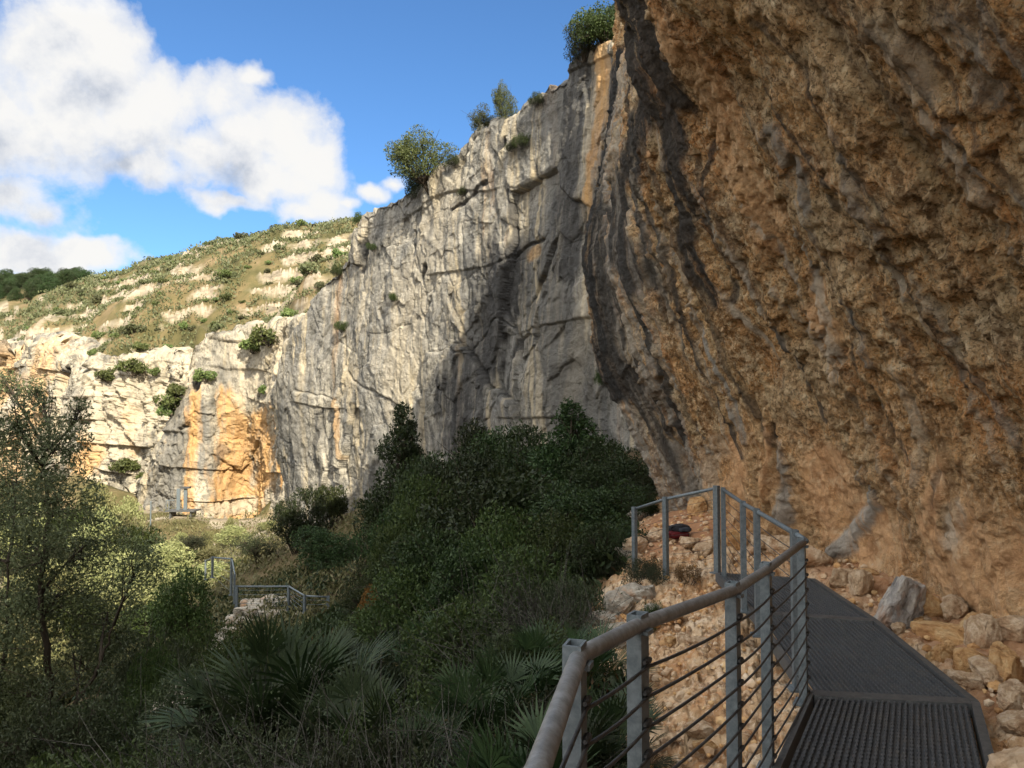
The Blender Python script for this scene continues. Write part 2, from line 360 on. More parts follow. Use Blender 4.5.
FT = [(318,318,66,522),(300,322,69,522),(285,326,73,520),(268,328,76,520),(245,333,78,520),(222,336,78,520),(205,338,77,520),(193,344,77,518),(180,392,78,516),(165,428,79,514),(150,455,80.5,512),(140,480,83,510),(134,490,87,508)]
HT = [(215,352,93,500),(180,362,95,500),(150,362,96,498),(118,357,97,490),(98,358,98,486),(84,372,99,480),(76,380,100,478),(70,372,104,478),(60,352,106,480),(30,350,114,482),(0,350,121,486),(-40,350,128,488),(-90,350,136,490)]
for (x_, y_, d_, yb_) in FT[1:] + HT:
    if 133 < x_ < 192 and d_ < 90: CT += [PP(x_, yb_ - 1, d_ - 1.5), PP(x_, yb_ - 2, d_ + 2.4)]; continue
    CT += [PP(x_, yb_ - 1, d_ - 1.5), PP(x_, yb_ - 3, d_ + 2.4 + (3.0 * math.exp(-((x_ - 256) / 27.) ** 2) if d_ < 90 else 0)), tuple(P(x_, yb_, d_ - 7) - np.array([0, 0, .3])), tuple(P(x_, y_ + 3, d_ + 11))]
CT += [(-34,0,-7),(-42,8,0),(-50,14,9),(-60,18,22),(-75,25,32),(-45,-20,4),(-60,-20,20),(-55,35,2),(-68,42,14)]  # opposite slope out of view, raised to bounce light onto the overhang
_drop = lambda p: any(abs(p[0]-q[0]) + abs(p[1]-q[1]) < .6 for q in [])
CT = np.array(CT, float)
def _rbf():
    n = len(CT); d = np.sqrt(((CT[:, None, :2] - CT[None, :, :2]) ** 2).sum(-1) + .4)
    A = np.zeros((n + 3, n + 3)); A[:n, :n] = d + np.eye(n) * -.05; A[:n, n] = 1; A[:n, n+1:n+3] = CT[:, :2]; A[n:, :n] = A[:n, n:].T
    return np.linalg.solve(A, np.concatenate([CT[:, 2], [0, 0, 0]]))
RW = _rbf()
def base_h(xy):
    n = len(CT); r = np.empty(len(xy))
    for a in range(0, len(xy), 40000):
        q = xy[a:a+40000]; d = np.sqrt(((q[:, None] - CT[None, :, :2]) ** 2).sum(-1) + .4)
        r[a:a+40000] = d @ RW[:n] + RW[n] + q @ RW[n+1:n+3]
    return r
RUB_EDGE = np.array([(-9, -1.2), (0, -.6), (2.5, .45), (4, .85), (7, .95), (9.5, .75), (10.5, 1.1), (11.4, 1.5), (12.6, 1.7), (14, 2.0), (16, 2.6), (30, 4)])
def masks(xy, z):
    nz = fbm(np.stack([xy[:, 0]*.8, xy[:, 1]*.8, xy[:, 0]*0], 1), 4, 31)
    e = np.interp(xy[:, 1], RUB_EDGE[:, 0], RUB_EDGE[:, 1])
    rub = sstep(-.25, .25, xy[:, 0] - e + nz * .6) * (xy[:, 1] < 18) * (xy[:, 1] > -12)
    dirt = sstep(-.3, .3, xy[:, 1] - 11.2 + nz) * sstep(-.2, .3, xy[:, 0] - e - .2) * (1 - sstep(14.5, 16, xy[:, 1]))
    rr = np.interp(xy[:, 1], [-2, 5.2, 7.3, 9.2, 11], [-.4, 3.0, 3.3, 3.4, 3.5])
    dirt = np.maximum(dirt, .75 * sstep(.05, .4, xy[:, 0] - rr + nz * .4) * (xy[:, 1] < 11))
    hill = sstep(28, 40, xy[:, 1] + nz * 8)
    return rub, dirt, hill
def ground_h(xy, full=False):
    z = base_h(xy)
    p3 = np.stack([xy[:, 0], xy[:, 1], np.zeros(len(xy))], 1)
    rub, dirt, hill = masks(xy, z)
    dist = np.hypot(xy[:, 0], xy[:, 1])
    z = z + fbm(p3 * .5, 4, 3) * .25 * sstep(2, 12, dist) * (1 - rub)
    z = z + fbm(p3 * .12, 4, 5) * 2.2 * sstep(60, 90, xy[:, 1]) * sstep(0, 8, z + 4)
    # limestone ledges on the far hillside
    hm = sstep(70, 84, xy[:, 1]) * sstep(4, 9, z)
    per = 3.0
    w = fbm(p3 * .06, 3, 9) * 1.1
    q = z / per + w; fl = np.floor(q); fr = q - fl
    stp = fl + np.where(fr < .72, fr * .45, .324 + (fr - .72) / .28 * .676)
    le = sstep(-.07, .07, fbm(p3 * np.array([.085, .13, 0]) + 40, 4, 12))
    zt = (stp - w) * per
    z2 = z + hm * le * (zt - z)
    rock = hm * le * sstep(.7, .78, fr) + hm * .8 * sstep(.16, .3, fbm(p3 * .22, 4, 15)) * sstep(-.1, .1, fbm(p3 * .06, 2, 18))
    rock = np.clip(rock, 0, 1) * (xy[:, 1] < 175)
    z2 = z2 + hm * fbm(p3 * .35, 5, 27) * .8 + rock * (fbm(p3 * .9, 4, 21) * .7 + fbm(np.concatenate([p3[:, :2], z2[:, None]], 1) * np.array([.5, .5, 1]), 4, 23, ridged=True) * .8)
    opp = sstep(26, 40, -(xy[:, 0] + .78 * np.maximum(xy[:, 1], 0))) * sstep(-8, -2, z2) * (.45 + .55 * sstep(-.1, .15, fbm(p3 * .12, 4, 33)))  # unseen opposite slope coloured as pale rock for added bounce light
    vp = sstep(-.08, .1, fbm(p3 * .16, 4, 35)) * sstep(36, 46, xy[:, 1]) * (1 - sstep(78, 90, xy[:, 1])) * (z2 < -2) * .9
    rock = np.maximum(np.maximum(rock, opp), vp)
    if full: return z2, rub, dirt, hill, rock
    return z2
def gz(x, y): return float(ground_h(np.array([[x, y]], float))[0])

def make_ground():
    a1 = np.arange(-43, 43.01, .105); a = np.concatenate([np.arange(-180, -43, 2.), a1, np.arange(45, 181, 2.)]); a[-1] = 180
    r = np.concatenate([np.geomspace(.5, 3, 30), np.geomspace(3.03, 18, 300), np.geomspace(18.2, 76, 150), np.arange(76.5, 160, .42), np.geomspace(162, 1500, 60)])
    A, RR = np.meshgrid(np.radians(a), r)
    xy = np.stack([np.sin(A) * RR, np.cos(A) * RR], -1).reshape(-1, 2)
    z, rub, dirt, hill, rock = ground_h(xy, True)
    p3 = np.concatenate([xy, z[:, None]], 1)
    near = np.where((rub > .02) & (RR.ravel() < 20))[0]
    q = p3[near] + fbm(p3[near] * 2, 3, 44)[:, None] * .15
    f1, f2, c1 = worley(q * 2.6, 4)
    g1, g2, c2 = worley(q * 7, 5)
    amt = rub[near] * (1 - .75 * dirt[near])
    z[near] += amt * ((c1 - .5) * .12 + sstep(0, .25, f2 - f1) * .02 + (c2 - .5) * .07 + sstep(0, .3, g2 - g1) * .03 + fbm(q * 3, 4, 8) * .09 + fbm(q * 9, 3, 9, ridged=True) * .03) - .06 * amt
    sl = np.where((rub < .5) & (RR.ravel() < 60))[0]
    z[sl] += fbm(p3[sl] * 2.2, 4, 51) * .12
    V = np.concatenate([xy, z[:, None]], 1).reshape(*A.shape, 3)
    o = grid_obj('ground', V, M['ground'], attrs=dict(rubble=rub, dirt=dirt, hill=hill, rock=rock), flip=True)
    tag(o, kind='structure')
make_ground()

# ------------------------------------------------------------------ cliffs
def cliff_sheet(name, V, S, T, mat, stains, disp, flip=False, rim_row=None, sd=1.):
    """V base grid (rows x cols x 3), S/T arc length coordinates, stains in photo pixels turned once into (s,t)"""
    nr, nc = V.shape[:2]
    flat = V.reshape(-1, 3); s, t = S.ravel(), T.ravel()
    px, py, dep = project(flat); ok = flat[:, 1] > 1
    du = np.gradient(V, axis=1); dv = np.gradient(V, axis=0)
    N = np.cross(du, dv).reshape(-1, 3); N /= np.linalg.norm(N, axis=1)[:, None] + 1e-9
    if flip: N = -N
    att = {k: np.zeros(len(flat)) for k in ('dark', 'grey', 'pale', 'rust')}
    bulge = np.zeros(len(flat))
    wob = fbm(np.stack([s * 1.2 / sd, t * .5 / sd, s * 0], 1), 4, 61)
    wob2 = fbm(np.stack([s * 4 / sd, t * .9 / sd, s * 0], 1), 3, 62)
    for kind, pts, w0, w1, strength, bl in stains:
        st = []
        if kind[-1] == '@': kind = kind[:-1]; st = list(pts); pts = []
        for (x, y) in pts:
            d2 = (px - x) ** 2 + (py - y) ** 2 + np.where(ok, 0, 1e9)
            k = np.where(d2 < max(9, d2.min() * 1.5))[0]; k = k[np.argmin(dep[k])]
            st.append((s[k], t[k]))
        st = np.array(st); best = np.full(len(flat), 1e9)
        L = len(st) - 1
        if L == 0: best = np.hypot(s - st[0, 0], t - st[0, 1]) / w0
        for k in range(L):
            a, b = st[k], st[k+1]; ab = b - a
            u = np.clip(((s - a[0]) * ab[0] + (t - a[1]) * ab[1]) / (ab @ ab + 1e-9), 0, 1)
            d = np.hypot(s - a[0] - u * ab[0], t - a[1] - u * ab[1])
            best = np.minimum(best, d / (w0 + (w1 - w0) * (k + u) / L))
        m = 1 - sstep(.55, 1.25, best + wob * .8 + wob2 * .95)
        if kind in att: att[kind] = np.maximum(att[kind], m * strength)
        bulge += bl * (1 - sstep(.2, 1.2, best + wob * .3))
    d = disp(flat, s, t, att) + bulge
    out = flat + N * d[:, None]
    return out.reshape(nr, nc, 3), att

def overhang():
    hs = [0, 1, 2, 3, 4.5, 6, 8, 10, 12, 14]
    A = [0, .2, .6, 1.1, 2.2, 3.0, 3.4, 3.0, 2.3, 1.9]
    st = [(-30, 5, A), (-15, 4.6, A), (-6, 4.6, A), (0, 4.5, A), (3, 4.42, A), (6, 4.4, A),
          (9.5, 4.1, [0, .2, .62, 1.12, 1.85, 2.55, 2.8, 2.4, 1.9, 1.75]),
          (12.3, 3.4, [0, .25, .75, 1.2, 1.5, 1.5, 1.25, 1.05, .95, .85]),
          (13.3, 3.45, [0, .3, .85, 1.35, 1.7, 1.65, 1.35, 1.1, .9, .6]),
          (14.2, 2.9, [0, .42, .85, 1.22, 1.45, 1.18, .9, .75, .6, .4]),
          (15.4, 3.5, [0, .3, .6, .9, 1.1, 1.1, 1.0, .9, .8, .5]), (18, 4.2, [0, .1, .2, .3, .4, .5, .5, .5, .5, .3]), (25, 4.6, [0]*10)]
    ys = np.array([a[0] for a in st], float)
    y = np.concatenate([np.arange(-30, 3, .35), np.arange(3, 15.6, .021), np.arange(15.65, 25, .1)])
    bx = hermite(ys, [a[1] for a in st], y)[:, 0]
    off = hermite(ys, [a[2] for a in st], y)             # cols x heights
    h = np.concatenate([np.arange(-.7, 9.3, .024), np.arange(9.35, 14.01, .1)])
    O = np.stack([hermite(hs, off.T, h)[:, k] for k in range(len(y))], 1)   # rows x cols
    O[h < 0] *= 0
    zb = -1.65
    X = bx[None] - O; Z = (zb + h)[:, None] + 0 * X; Y = y[None] + 0 * X - O * .06
    V = np.stack([X, Y, Z], -1)
    V[:, :, 2] += (sstep(8.5, 14, h)[:, None] * (.9 + 4.6 * (1 - sstep(-2, 14, y)))[None])  # rim out of view raised so its shadow covers the left slope
    # plateau behind the rim
    k = np.array([.4, 1, 2, 4, 7, 12, 20])
    top = V[-1][None] + k[:, None, None] * np.array([1, 0.0, .0]) + (np.array([.25, .4, .6, .9, 1.2, 1.5, 1.6])[:, None, None]) * np.array([0, 0, 1])
    V = np.concatenate([V, top])
    S = np.concatenate([[0], np.cumsum(np.hypot(np.diff(bx), np.diff(y)))])[None] + 0 * V[:, :, 0]
    T = np.concatenate([np.zeros((1, V.shape[1])), np.cumsum(np.linalg.norm(np.diff(V, axis=0), axis=2), axis=0)])
    stains = [
        ('grey', [(618,110),(628,260),(655,400),(672,470)], 1.0, 1.25, .9, 0), ('dark', [(638,20),(640,110),(630,200),(640,270)], .6, .5, .95, 0), ('dark', [(606,240),(612,310),(632,390)], .3, .25, .9, 0), ('pale', [(630,55),(632,115),(626,165)], .11, .1, .8, .02), ('dark', [(598,230),(606,290),(612,350)], .25, .2, .9, 0), ('dark', [(618,200),(640,290),(668,380),(690,450)], .07, .1, .9, .02), ('dark', [(628,330),(655,420)], .09, .07, .8, 0), ('dark', [(700,150),(716,230),(735,300)], .05, .05, .8, 0), ('pale', [(660,200),(690,300),(715,400)], .05, .06, .7, .02), ('dark', [(660,300),(690,370)], .07, .05, .7, 0), ('pale', [(690,200),(700,260)], .05, .05, .5, .02), ('grey', [(850,120),(880,190),(905,250)], .1, .1, .7, .04),
        ('dark', [(632,0),(650,55),(678,160),(698,245),(720,300)], .52, .18, .95, .01),
        ('dark', [(612,60),(606,140),(600,215),(600,300),(618,390)], .4, .2, 1, .05),
        ('dark', [(655,60),(668,130),(690,215),(712,275)], .10, .08, .9, 0),
        ('dark', [(606,215),(622,280),(650,370),(672,430)], .13, .1, .85, .05),
        ('dark', [(640,395),(668,440),(686,485)], .12, .1, .8, .03),
        ('dark', [(781,420),(782,432)], .06, .05, 1, -.06), ('dark', [(863,300),(872,335)], .05, .03, .9, 0),
        ('dark', [(630,160),(645,230),(668,300)], .06, .05, .7, .03),
        ('grey', [(632,75),(628,130),(622,200),(640,300),(660,380)], .35, .5, .8, .06),
        ('grey', [(605,250),(625,350),(655,430),(672,480)], .35, .4, .85, .04),
        ('pale', [(634,60),(630,110)], .1, .09, .7, .03), ('pale', [(640,140),(652,215),(672,290)], .07, .05, .6, .03),
        ('pale', [(648,395),(668,450),(684,488)], .07, .06, .8, .03), ('pale', [(615,235),(630,300),(655,370)], .05, .06, .6, .03),
        ('grey', [(771,137),(800,167),(818,215),(833,258)], .12, .05, .9, .04),
        ('grey', [(793,229),(808,265),(818,290)], .05, .04, .8, .02), ('pale', [(792,225),(806,260)], .03, .03, .8, .02),
        ('pale', [(737,250),(752,285),(768,318),(785,350)], .06, .1, .7, .05),
        ('grey', [(744,280),(765,320),(784,349)], .09, .09, .9, .05),
        ('pale', [(815,280),(832,320),(846,359)], .04, .05, .9, .04),
        ('grey', [(861,297),(872,330),(882,359)], .1, .1, .9, .03),
        ('pale', [(900,25),(930,62),(958,110),(987,158),(1004,183)], .16, .1, .7, .04),
        ('grey', [(980,20),(1000,70)], .2, .2, .6, 0), ('pale', [(905,365),(927,426),(932,480)], .08, .06, .5, .04),
        ('grey', [(863,472),(866,505),(852,530),(838,550)], .07, .12, .95, .07),
        ('grey', [(788,438),(792,515)], .09, .12, .85, .06), ('rust', [(775,417),(777,497)], .06, .06, .9, .07),
        ('grey', [(675,480),(690,420)], .1, .1, .4, 0), ('pale', [(714,370),(716,400)], .08, .06, .6, 0),
        ('pale', [(966,505),(960,540)], .1, .12, .7, 0), ('dark', [(946,445),(948,500)], .04, .05, .6, -.03),
        ('rust', [(948,455),(946,520),(930,560)], .12, .25, .9, .04), ('rust', [(828,300),(822,345)], .25, .25, .75, 0),
        ('rust', [(690,60),(730,180),(765,230)], .5, .4, .6, 0), ('rust', [(745,455),(750,500)], .35, .3, .8, 0), ('rust', [(830,470),(835,520),(890,540)], .4, .4, .85, 0),
        ('rust', [(960,560),(1010,560)], .5, .5, .85, 0), ('pale', [(725,440),(715,480)], .18, .2, .5, 0)]
    r_ = np.random.default_rng(5); sy = lambda yy: float(np.interp(yy, y, S[0]))
    for kq in range(46):                                     # thin drip lines down the tufa at the far end
        yy = 9.2 + 5.4 * r_.random() ** .8; t0 = 1.2 + r_.random() * 5; t1 = t0 + 1 + r_.random() * 4.5
        line = [(sy(yy + r_.normal() * .06 + .08 * q), t0 + (t1 - t0) * q / 4) for q in range(5)][::-1]
        stains.append((['dark@', 'grey@', 'pale@', 'dark@', 'rust@'][kq % 5], line, r_.uniform(.02, .075), r_.uniform(.02, .07), r_.uniform(.6, 1), r_.uniform(-.02, .03)))
    for kq in range(26):
        yy = 4.2 + 5.4 * r_.random(); t0 = .8 + r_.random() * 4; t1 = t0 + .8 + r_.random() * 2.5
        line = [(sy(yy + r_.normal() * .05 + .03 * q), t0 + (t1 - t0) * q / 4) for q in range(5)][::-1]
        stains.append((['grey@', 'pale@', 'dark@'][kq % 3], line, r_.uniform(.015, .05), r_.uniform(.02, .05), r_.uniform(.5, .9), r_.uniform(-.01, .03)))
    def disp(p, s, t, att):
        d = fbm(p * .42, 3, 101) * (.5 - .3 * sstep(9.5, 12.5, p[:, 1]))
        d += fbm(np.stack([s * 1.3, t * .13, s * 0], 1), 4, 103, ridged=True) * .13
        d += fbm(np.stack([s * 3.6, t * .3, s * 0 + 3], 1), 4, 107, ridged=True) * (.05 + .05 * sstep(9, 12, p[:, 1]))
        vis = np.where((p[:, 1] > 2) & (p[:, 1] < 16))[0]
        q = p[vis] * np.array([1, 1, .8]) + np.stack([fbm(p[vis] * 1.5, 3, 201), fbm(p[vis] * 1.5, 3, 205), fbm(p[vis] * 1.5, 3, 209)], 1) * .5
        f1, f2, c1, l1 = worley(q * np.array([1.5, 1.5, 1.0]), 2, True)
        g1, g2, c2, l2 = worley(q * np.array([4.2, 4.2, 3.0]), 3, True)
        e1, e2, c3, l3 = worley(p[vis] * np.array([10., 10., 7.5]), 6, True)
        k1, k2, c4 = worley(q * np.array([3.3, 3.3, 2.4]), 8); m1, m2, c5 = worley(p[vis] * 8.5, 9)
        pock = (1 - sstep(.12, .42, k1)) * (c4 > .55) * .08 + (1 - sstep(.1, .4, m1)) * (c5 > .35) * .055
        sm = 1 - .7 * np.clip(att['rust'][vis] * (p[vis][:, 2] < -.1), 0, 1) - .5 * att['dark'][vis]
        reg = .45 + .55 * sstep(-.15, .25, fbm(p[vis] * .6, 3, 301))
        e = sm * reg * ((c1 - .5) * .07 + l1 * .09 + (c2 - .5) * .055 + l2 * .075 + (c3 - .5) * .035 + l3 * .05 - pock)
        e += sm * (fbm(p[vis] * 2.6, 5, 111, .6, ridged=True) * .035 + fbm(p[vis] * 9, 3, 121) * .02)
        d[vis] += e
        d[p[:, 1] <= 2] += fbm(p[p[:, 1] <= 2] * .8, 3, 131) * .3
        return d
    out, att = cliff_sheet('rock_overhang', V, S, T, M['over'], stains, disp, flip=True)
    hh = np.concatenate([h, np.full(len(k), 14)])[:, None] + 0 * S
    nz = fbm(np.stack([S.ravel() * .7, T.ravel() * .7, S.ravel() * 0], 1), 4, 71)
    att['rust'] = np.maximum(att['rust'], (1 - sstep(.7, 2.0, hh.ravel() + nz * 2.2)) * .6 * (.45 + .55 * sstep(-.25, .2, nz + .1)) * (Y.min() < V[:, :, 1].ravel()) * (V[:, :, 1].ravel() < 13))
    o = grid_obj('rock_overhang', out, M['over'], np.stack([S, T], -1), att, flip=True)
    tag(o, kind='structure')
overhang()

def cliff_from_stations(name, st, mat, stains, disp, ncol, nrow, back, backn=(3,), seed=0, tmaxrows=None, sd=2.):
    """st: stations, each a list of (px,py,d) from base to top, same count"""
    st = [np.array([P(*q) for q in s]) for s in st]
    n = len(st); k = np.arange(n)
    cum = np.concatenate([[0], np.cumsum([np.linalg.norm(st[i+1][:, :2].mean(0) - st[i][:, :2].mean(0)) for i in range(n - 1)])])
    s = np.linspace(0, cum[-1], ncol)
    cols = hermite(cum, np.array([a.ravel() for a in st]), s).reshape(ncol, -1, 3)
    m = cols.shape[1]; u = np.linspace(0, 1, nrow)
    V = np.empty((nrow, ncol, 3)); kk = np.linspace(0, 1, m)
    for j in range(ncol): V[:, j] = hermite(kk, cols[j], u)
    # uneven top edge
    wv = (fbm(np.stack([s * .35, s * 0, s * 0], 1), 4, seed + 5) * 1.1 + fbm(np.stack([s * 1.3, s * 0, s * 0 + 4], 1), 3, seed + 6) * .5) * sd * .5
    V[:, :, 2] += (u ** 6)[:, None] * wv[None]
    b = np.array(back, float)
    kb = np.array([.15, .4, .8, 1.4, 2.2, 3.5, 5.5, 8, 12, 18.])
    kb = kb[kb <= b[3]]
    top = V[-1][None] + kb[:, None, None] * np.array([b[0], b[1], 0]) + (np.sqrt(kb) * b[2])[:, None, None] * np.array([0, 0, 1])
    V = np.concatenate([V, top])
    S = s[None] + 0 * V[:, :, 0]
    T = np.concatenate([np.zeros((1, ncol)), np.cumsum(np.linalg.norm(np.diff(V, axis=0), axis=2), axis=0)])
    out, att = cliff_sheet(name, V, S, T, mat, stains, disp, flip=True, sd=sd)
    o = grid_obj(name, out, mat, np.stack([S, T], -1), att, flip=False)
    return tag(o, kind='structure'), out

def cdisp(big, blk, fine, seed, sc=1., strat=.25, flute=.07, warp=.45):
    def f(p, s, t, att):
        d = fbm(p * np.array([.22, .22, .14]) / sc, 3, seed) * big
        d += fbm(np.stack([s * .55, t * .06, s * 0], 1) / sc, 4, seed + 3, ridged=True) * big * flute
        q = p / sc * np.array([.55, .55, .42]) + np.stack([fbm(p * .5, 3, seed + 11), fbm(p * .5, 3, seed + 12), fbm(p * .5, 3, seed + 13)], 1) * warp
        a1, a2, c0, l0 = worley(q * np.array([.5, .5, .32]), seed + 19, True)
        f1, f2, c, l1 = worley(q * np.array([1.1, 1.1, .7]), seed + 20, True); g1, g2, c2, l2 = worley(q * np.array([2.9, 2.9, 1.9]), seed + 21, True)
        h1, h2, c3, l3 = worley(q * np.array([7., 7., 4.6]), seed + 22, True)
        rough = .5 + .5 * sstep(-.05, .2, fbm(p * .16, 3, seed + 50))          # broken zones between clean slabs
        d += (c0 - .5) * blk * 1.3 + l0 * blk * 1.0 - (1 - sstep(0, .02, a2 - a1)) * blk * .3
        d += rough * ((c - .5) * blk * 1.0 + l1 * blk * .8 - (1 - sstep(0, .04, f2 - f1)) * blk * .2 + (c2 - .5) * blk * .45 + l2 * blk * .5 + ((c3 - .5) * .2 + l3 * .25) * blk)
        d += fbm(p * 1.2 / sc, 5, seed + 30, .58, ridged=True) * fine
        zz = p[:, 2] + fbm(p * .1, 2, seed + 40) * 1.2 + p[:, 0] * .06
        fr = zz / 3.1 - np.floor(zz / 3.1)
        on = sstep(-.05, .12, fbm(np.stack([s * .12, np.floor(zz / 3.1) * 7.3, s * 0], 1), 2, seed + 44))
        d += ((sstep(0, .03, fr) - fr) * fine * 2.2 * strat - (1 - sstep(0, .02, np.minimum(fr, 1 - fr))) * blk * .2 * min(strat, 1) * sstep(-.05, .15, fbm(p * .45, 3, seed + 46))) * on
        return d
    return f
# the grey cliff beyond the overhang, from right to left
GT = [(640,40,24.5),(620,40,25.3),(600,46,26.2),(575,63,27.5),(545,92,29),(500,123,31.5),(455,158,33.8),(410,192,36.2),(365,216,38.6),(345,262,40),(318,292,41.6),(295,338,43),(282,385,44.3),(283,400,47),(286,420,52)]
G = []
for (x, y, d) in GT:
    zb = -5.5 if d > 40 else -4.0 + 0
    yb = 421 + (-zb) / d * 800
    if d > 33: yb = 421 + 800 * 7.2 / d
    lean = .55 if 300 < x < 560 else .2
    G.append([(x + (2 if x > 300 else 14), yb, d - lean - .5), (x + 1 + (0 if x > 300 else 6), yb * .62 + y * .38, d - lean * .9), (x, yb * .28 + y * .72, d - lean * .1), (x, y, d + lean * .6)])
gst = [('rust', [(599,52),(601,110),(596,165),(588,225),(586,262)], .5, .28, .8, .03), ('rust', [(600,60),(603,120),(592,200)], .2, .12, 1, 0), ('pale', [(592,75),(590,120)], .14, .1, .7, 0), ('dark', [(604,150),(598,210)], .1, .12, .7, 0),
       ('pale', [(588,100),(590,150)], .18, .12, .8, 0),
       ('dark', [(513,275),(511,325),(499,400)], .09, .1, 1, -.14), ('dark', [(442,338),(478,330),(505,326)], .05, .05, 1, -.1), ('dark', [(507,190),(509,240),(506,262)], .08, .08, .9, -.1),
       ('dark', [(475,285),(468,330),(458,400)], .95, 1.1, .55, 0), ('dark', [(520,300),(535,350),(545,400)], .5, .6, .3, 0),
       ('grey', [(560,90),(555,200),(560,320),(575,420)], 1., 1.4, .85, 0), ('dark', [(545,255),(560,320),(575,400)], 1.3, 1.6, .5, 0), ('dark', [(500,275),(480,340),(462,410)], 1.7, 2.0, 1., 0), ('dark', [(576,72),(568,140),(562,200),(566,260)], .95, 1.1, .95, 0),  # broad darks: rock stain, plus deeper shade painted into the cliff colour
       ('dark', [(572,120),(566,200),(572,300)], .22, .3, .6, 0), ('pale', [(598,290),(580,340),(570,400)], .5, .5, .5, 0),
       ('pale', [(450,200),(415,290),(395,400)], 1.3, 1.4, .45, 0), ('dark', [(538,238),(520,243),(500,262)], .1, .07, .9, -.15), ('dark', [(487,182),(460,205),(452,210)], .09, .07, .9, -.13),
       ('dark', [(505,141),(503,147)], .22, .2, 1, -.3), ('dark', [(360,245),(357,268)], .3, .2, 1, -.3), ('dark', [(424,268),(420,276)], .25, .2, 1, -.4),
       ('rust', [(336,400),(340,455)], .2, .2, .55, 0), ('rust', [(530,248),(522,255)], .3, .3, .7, 0), ('grey', [(300,380),(298,450)], 1., 1., .6, 0), ('pale', [(362,280),(352,400)], .2, .2, .7, 0), ('dark', [(318,415),(312,460)], .25, .3, .7, 0)]
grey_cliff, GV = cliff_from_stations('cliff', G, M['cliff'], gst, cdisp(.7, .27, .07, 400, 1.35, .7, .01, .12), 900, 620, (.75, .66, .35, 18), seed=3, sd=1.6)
# the far cliff with the orange cave
Fs = []
for (x, y, d, yb) in FT:
    cv = 3.6 * math.exp(-((x - 256) / 27.) ** 2)          # hollow of the cave
    if x >= 285: cv = .8
    Fs.append([(x, yb, d + cv * .9), (x, yb * .85 + y * .15, d + cv), (x, yb * .6 + y * .4, d + cv * .45), (x, yb * .35 + y * .65, d - .4), (x, y, d + .5)])
fst = [('rust', [(197,385),(192,440),(186,505)], .55, .9, 1, .1), ('rust', [(232,400),(240,440),(235,500)], 1.4, 2.6, .9, 0), ('rust', [(258,430),(265,470),(255,505)], 2.2, 2.4, .95, 0), ('rust', [(280,410),(284,480)], 1.2, 1.4, .95, 0),
       ('pale', [(250,503),(215,508)], .9, .7, .8, 0), ('dark', [(196,372),(197,384)], .5, .5, 1, -.9), ('grey', [(180,420),(160,500)], 2.6, 3., .9, 0), ('grey', [(205,400),(206,470)], .5, .7, .9, 0), ('grey', [(225,370),(226,420)], .8, .5, .7, 0), ('dark', [(225,450),(212,470)], .6, .3, .6, 0), ('pale', [(250,350),(245,400)], 2.5, 1.5, .7, 0)]
far_cliff, FV = cliff_from_stations('cliff', Fs, M['far'], fst, cdisp(1.0, .55, .2, 500, 1.7, .8, .06, .2), 420, 300, (.35, .94, .4, 12), seed=13, sd=2.)
Hs = [[(x, yb, d - 1), (x, yb * .66 + y * .34, d - .6), (x, yb * .33 + y * .67, d), (x, y, d + 1)] for (x, y, d, yb) in HT]
hst = [('pale', [(110,380),(112,440)], 3.2, 3., .8, 0), ('pale', [(150,385),(140,430)], 2.5, 2., .7, 0), ('rust', [(95,450),(80,470)], 2., 1.5, .8, 0), ('rust', [(45,365),(40,400)], 5., 5., .6, 0), ('rust', [(20,460),(0,470)], 4., 4., .6, 0),
       ('rust', [(130,410),(128,450)], 1., 1., .6, 0), ('grey', [(90,400),(85,430)], 1.5, 1.5, .5, 0), ('rust', [(8,370),(-30,380)], 5., 5., .6, 0)]
far_cliff2, HV = cliff_from_stations('cliff', Hs, M['far'], hst, cdisp(2., 1.0, .36, 600, 1.7, 1., .06, .2), 360, 220, (.3, .95, .4, 12), seed=23, sd=2.5)

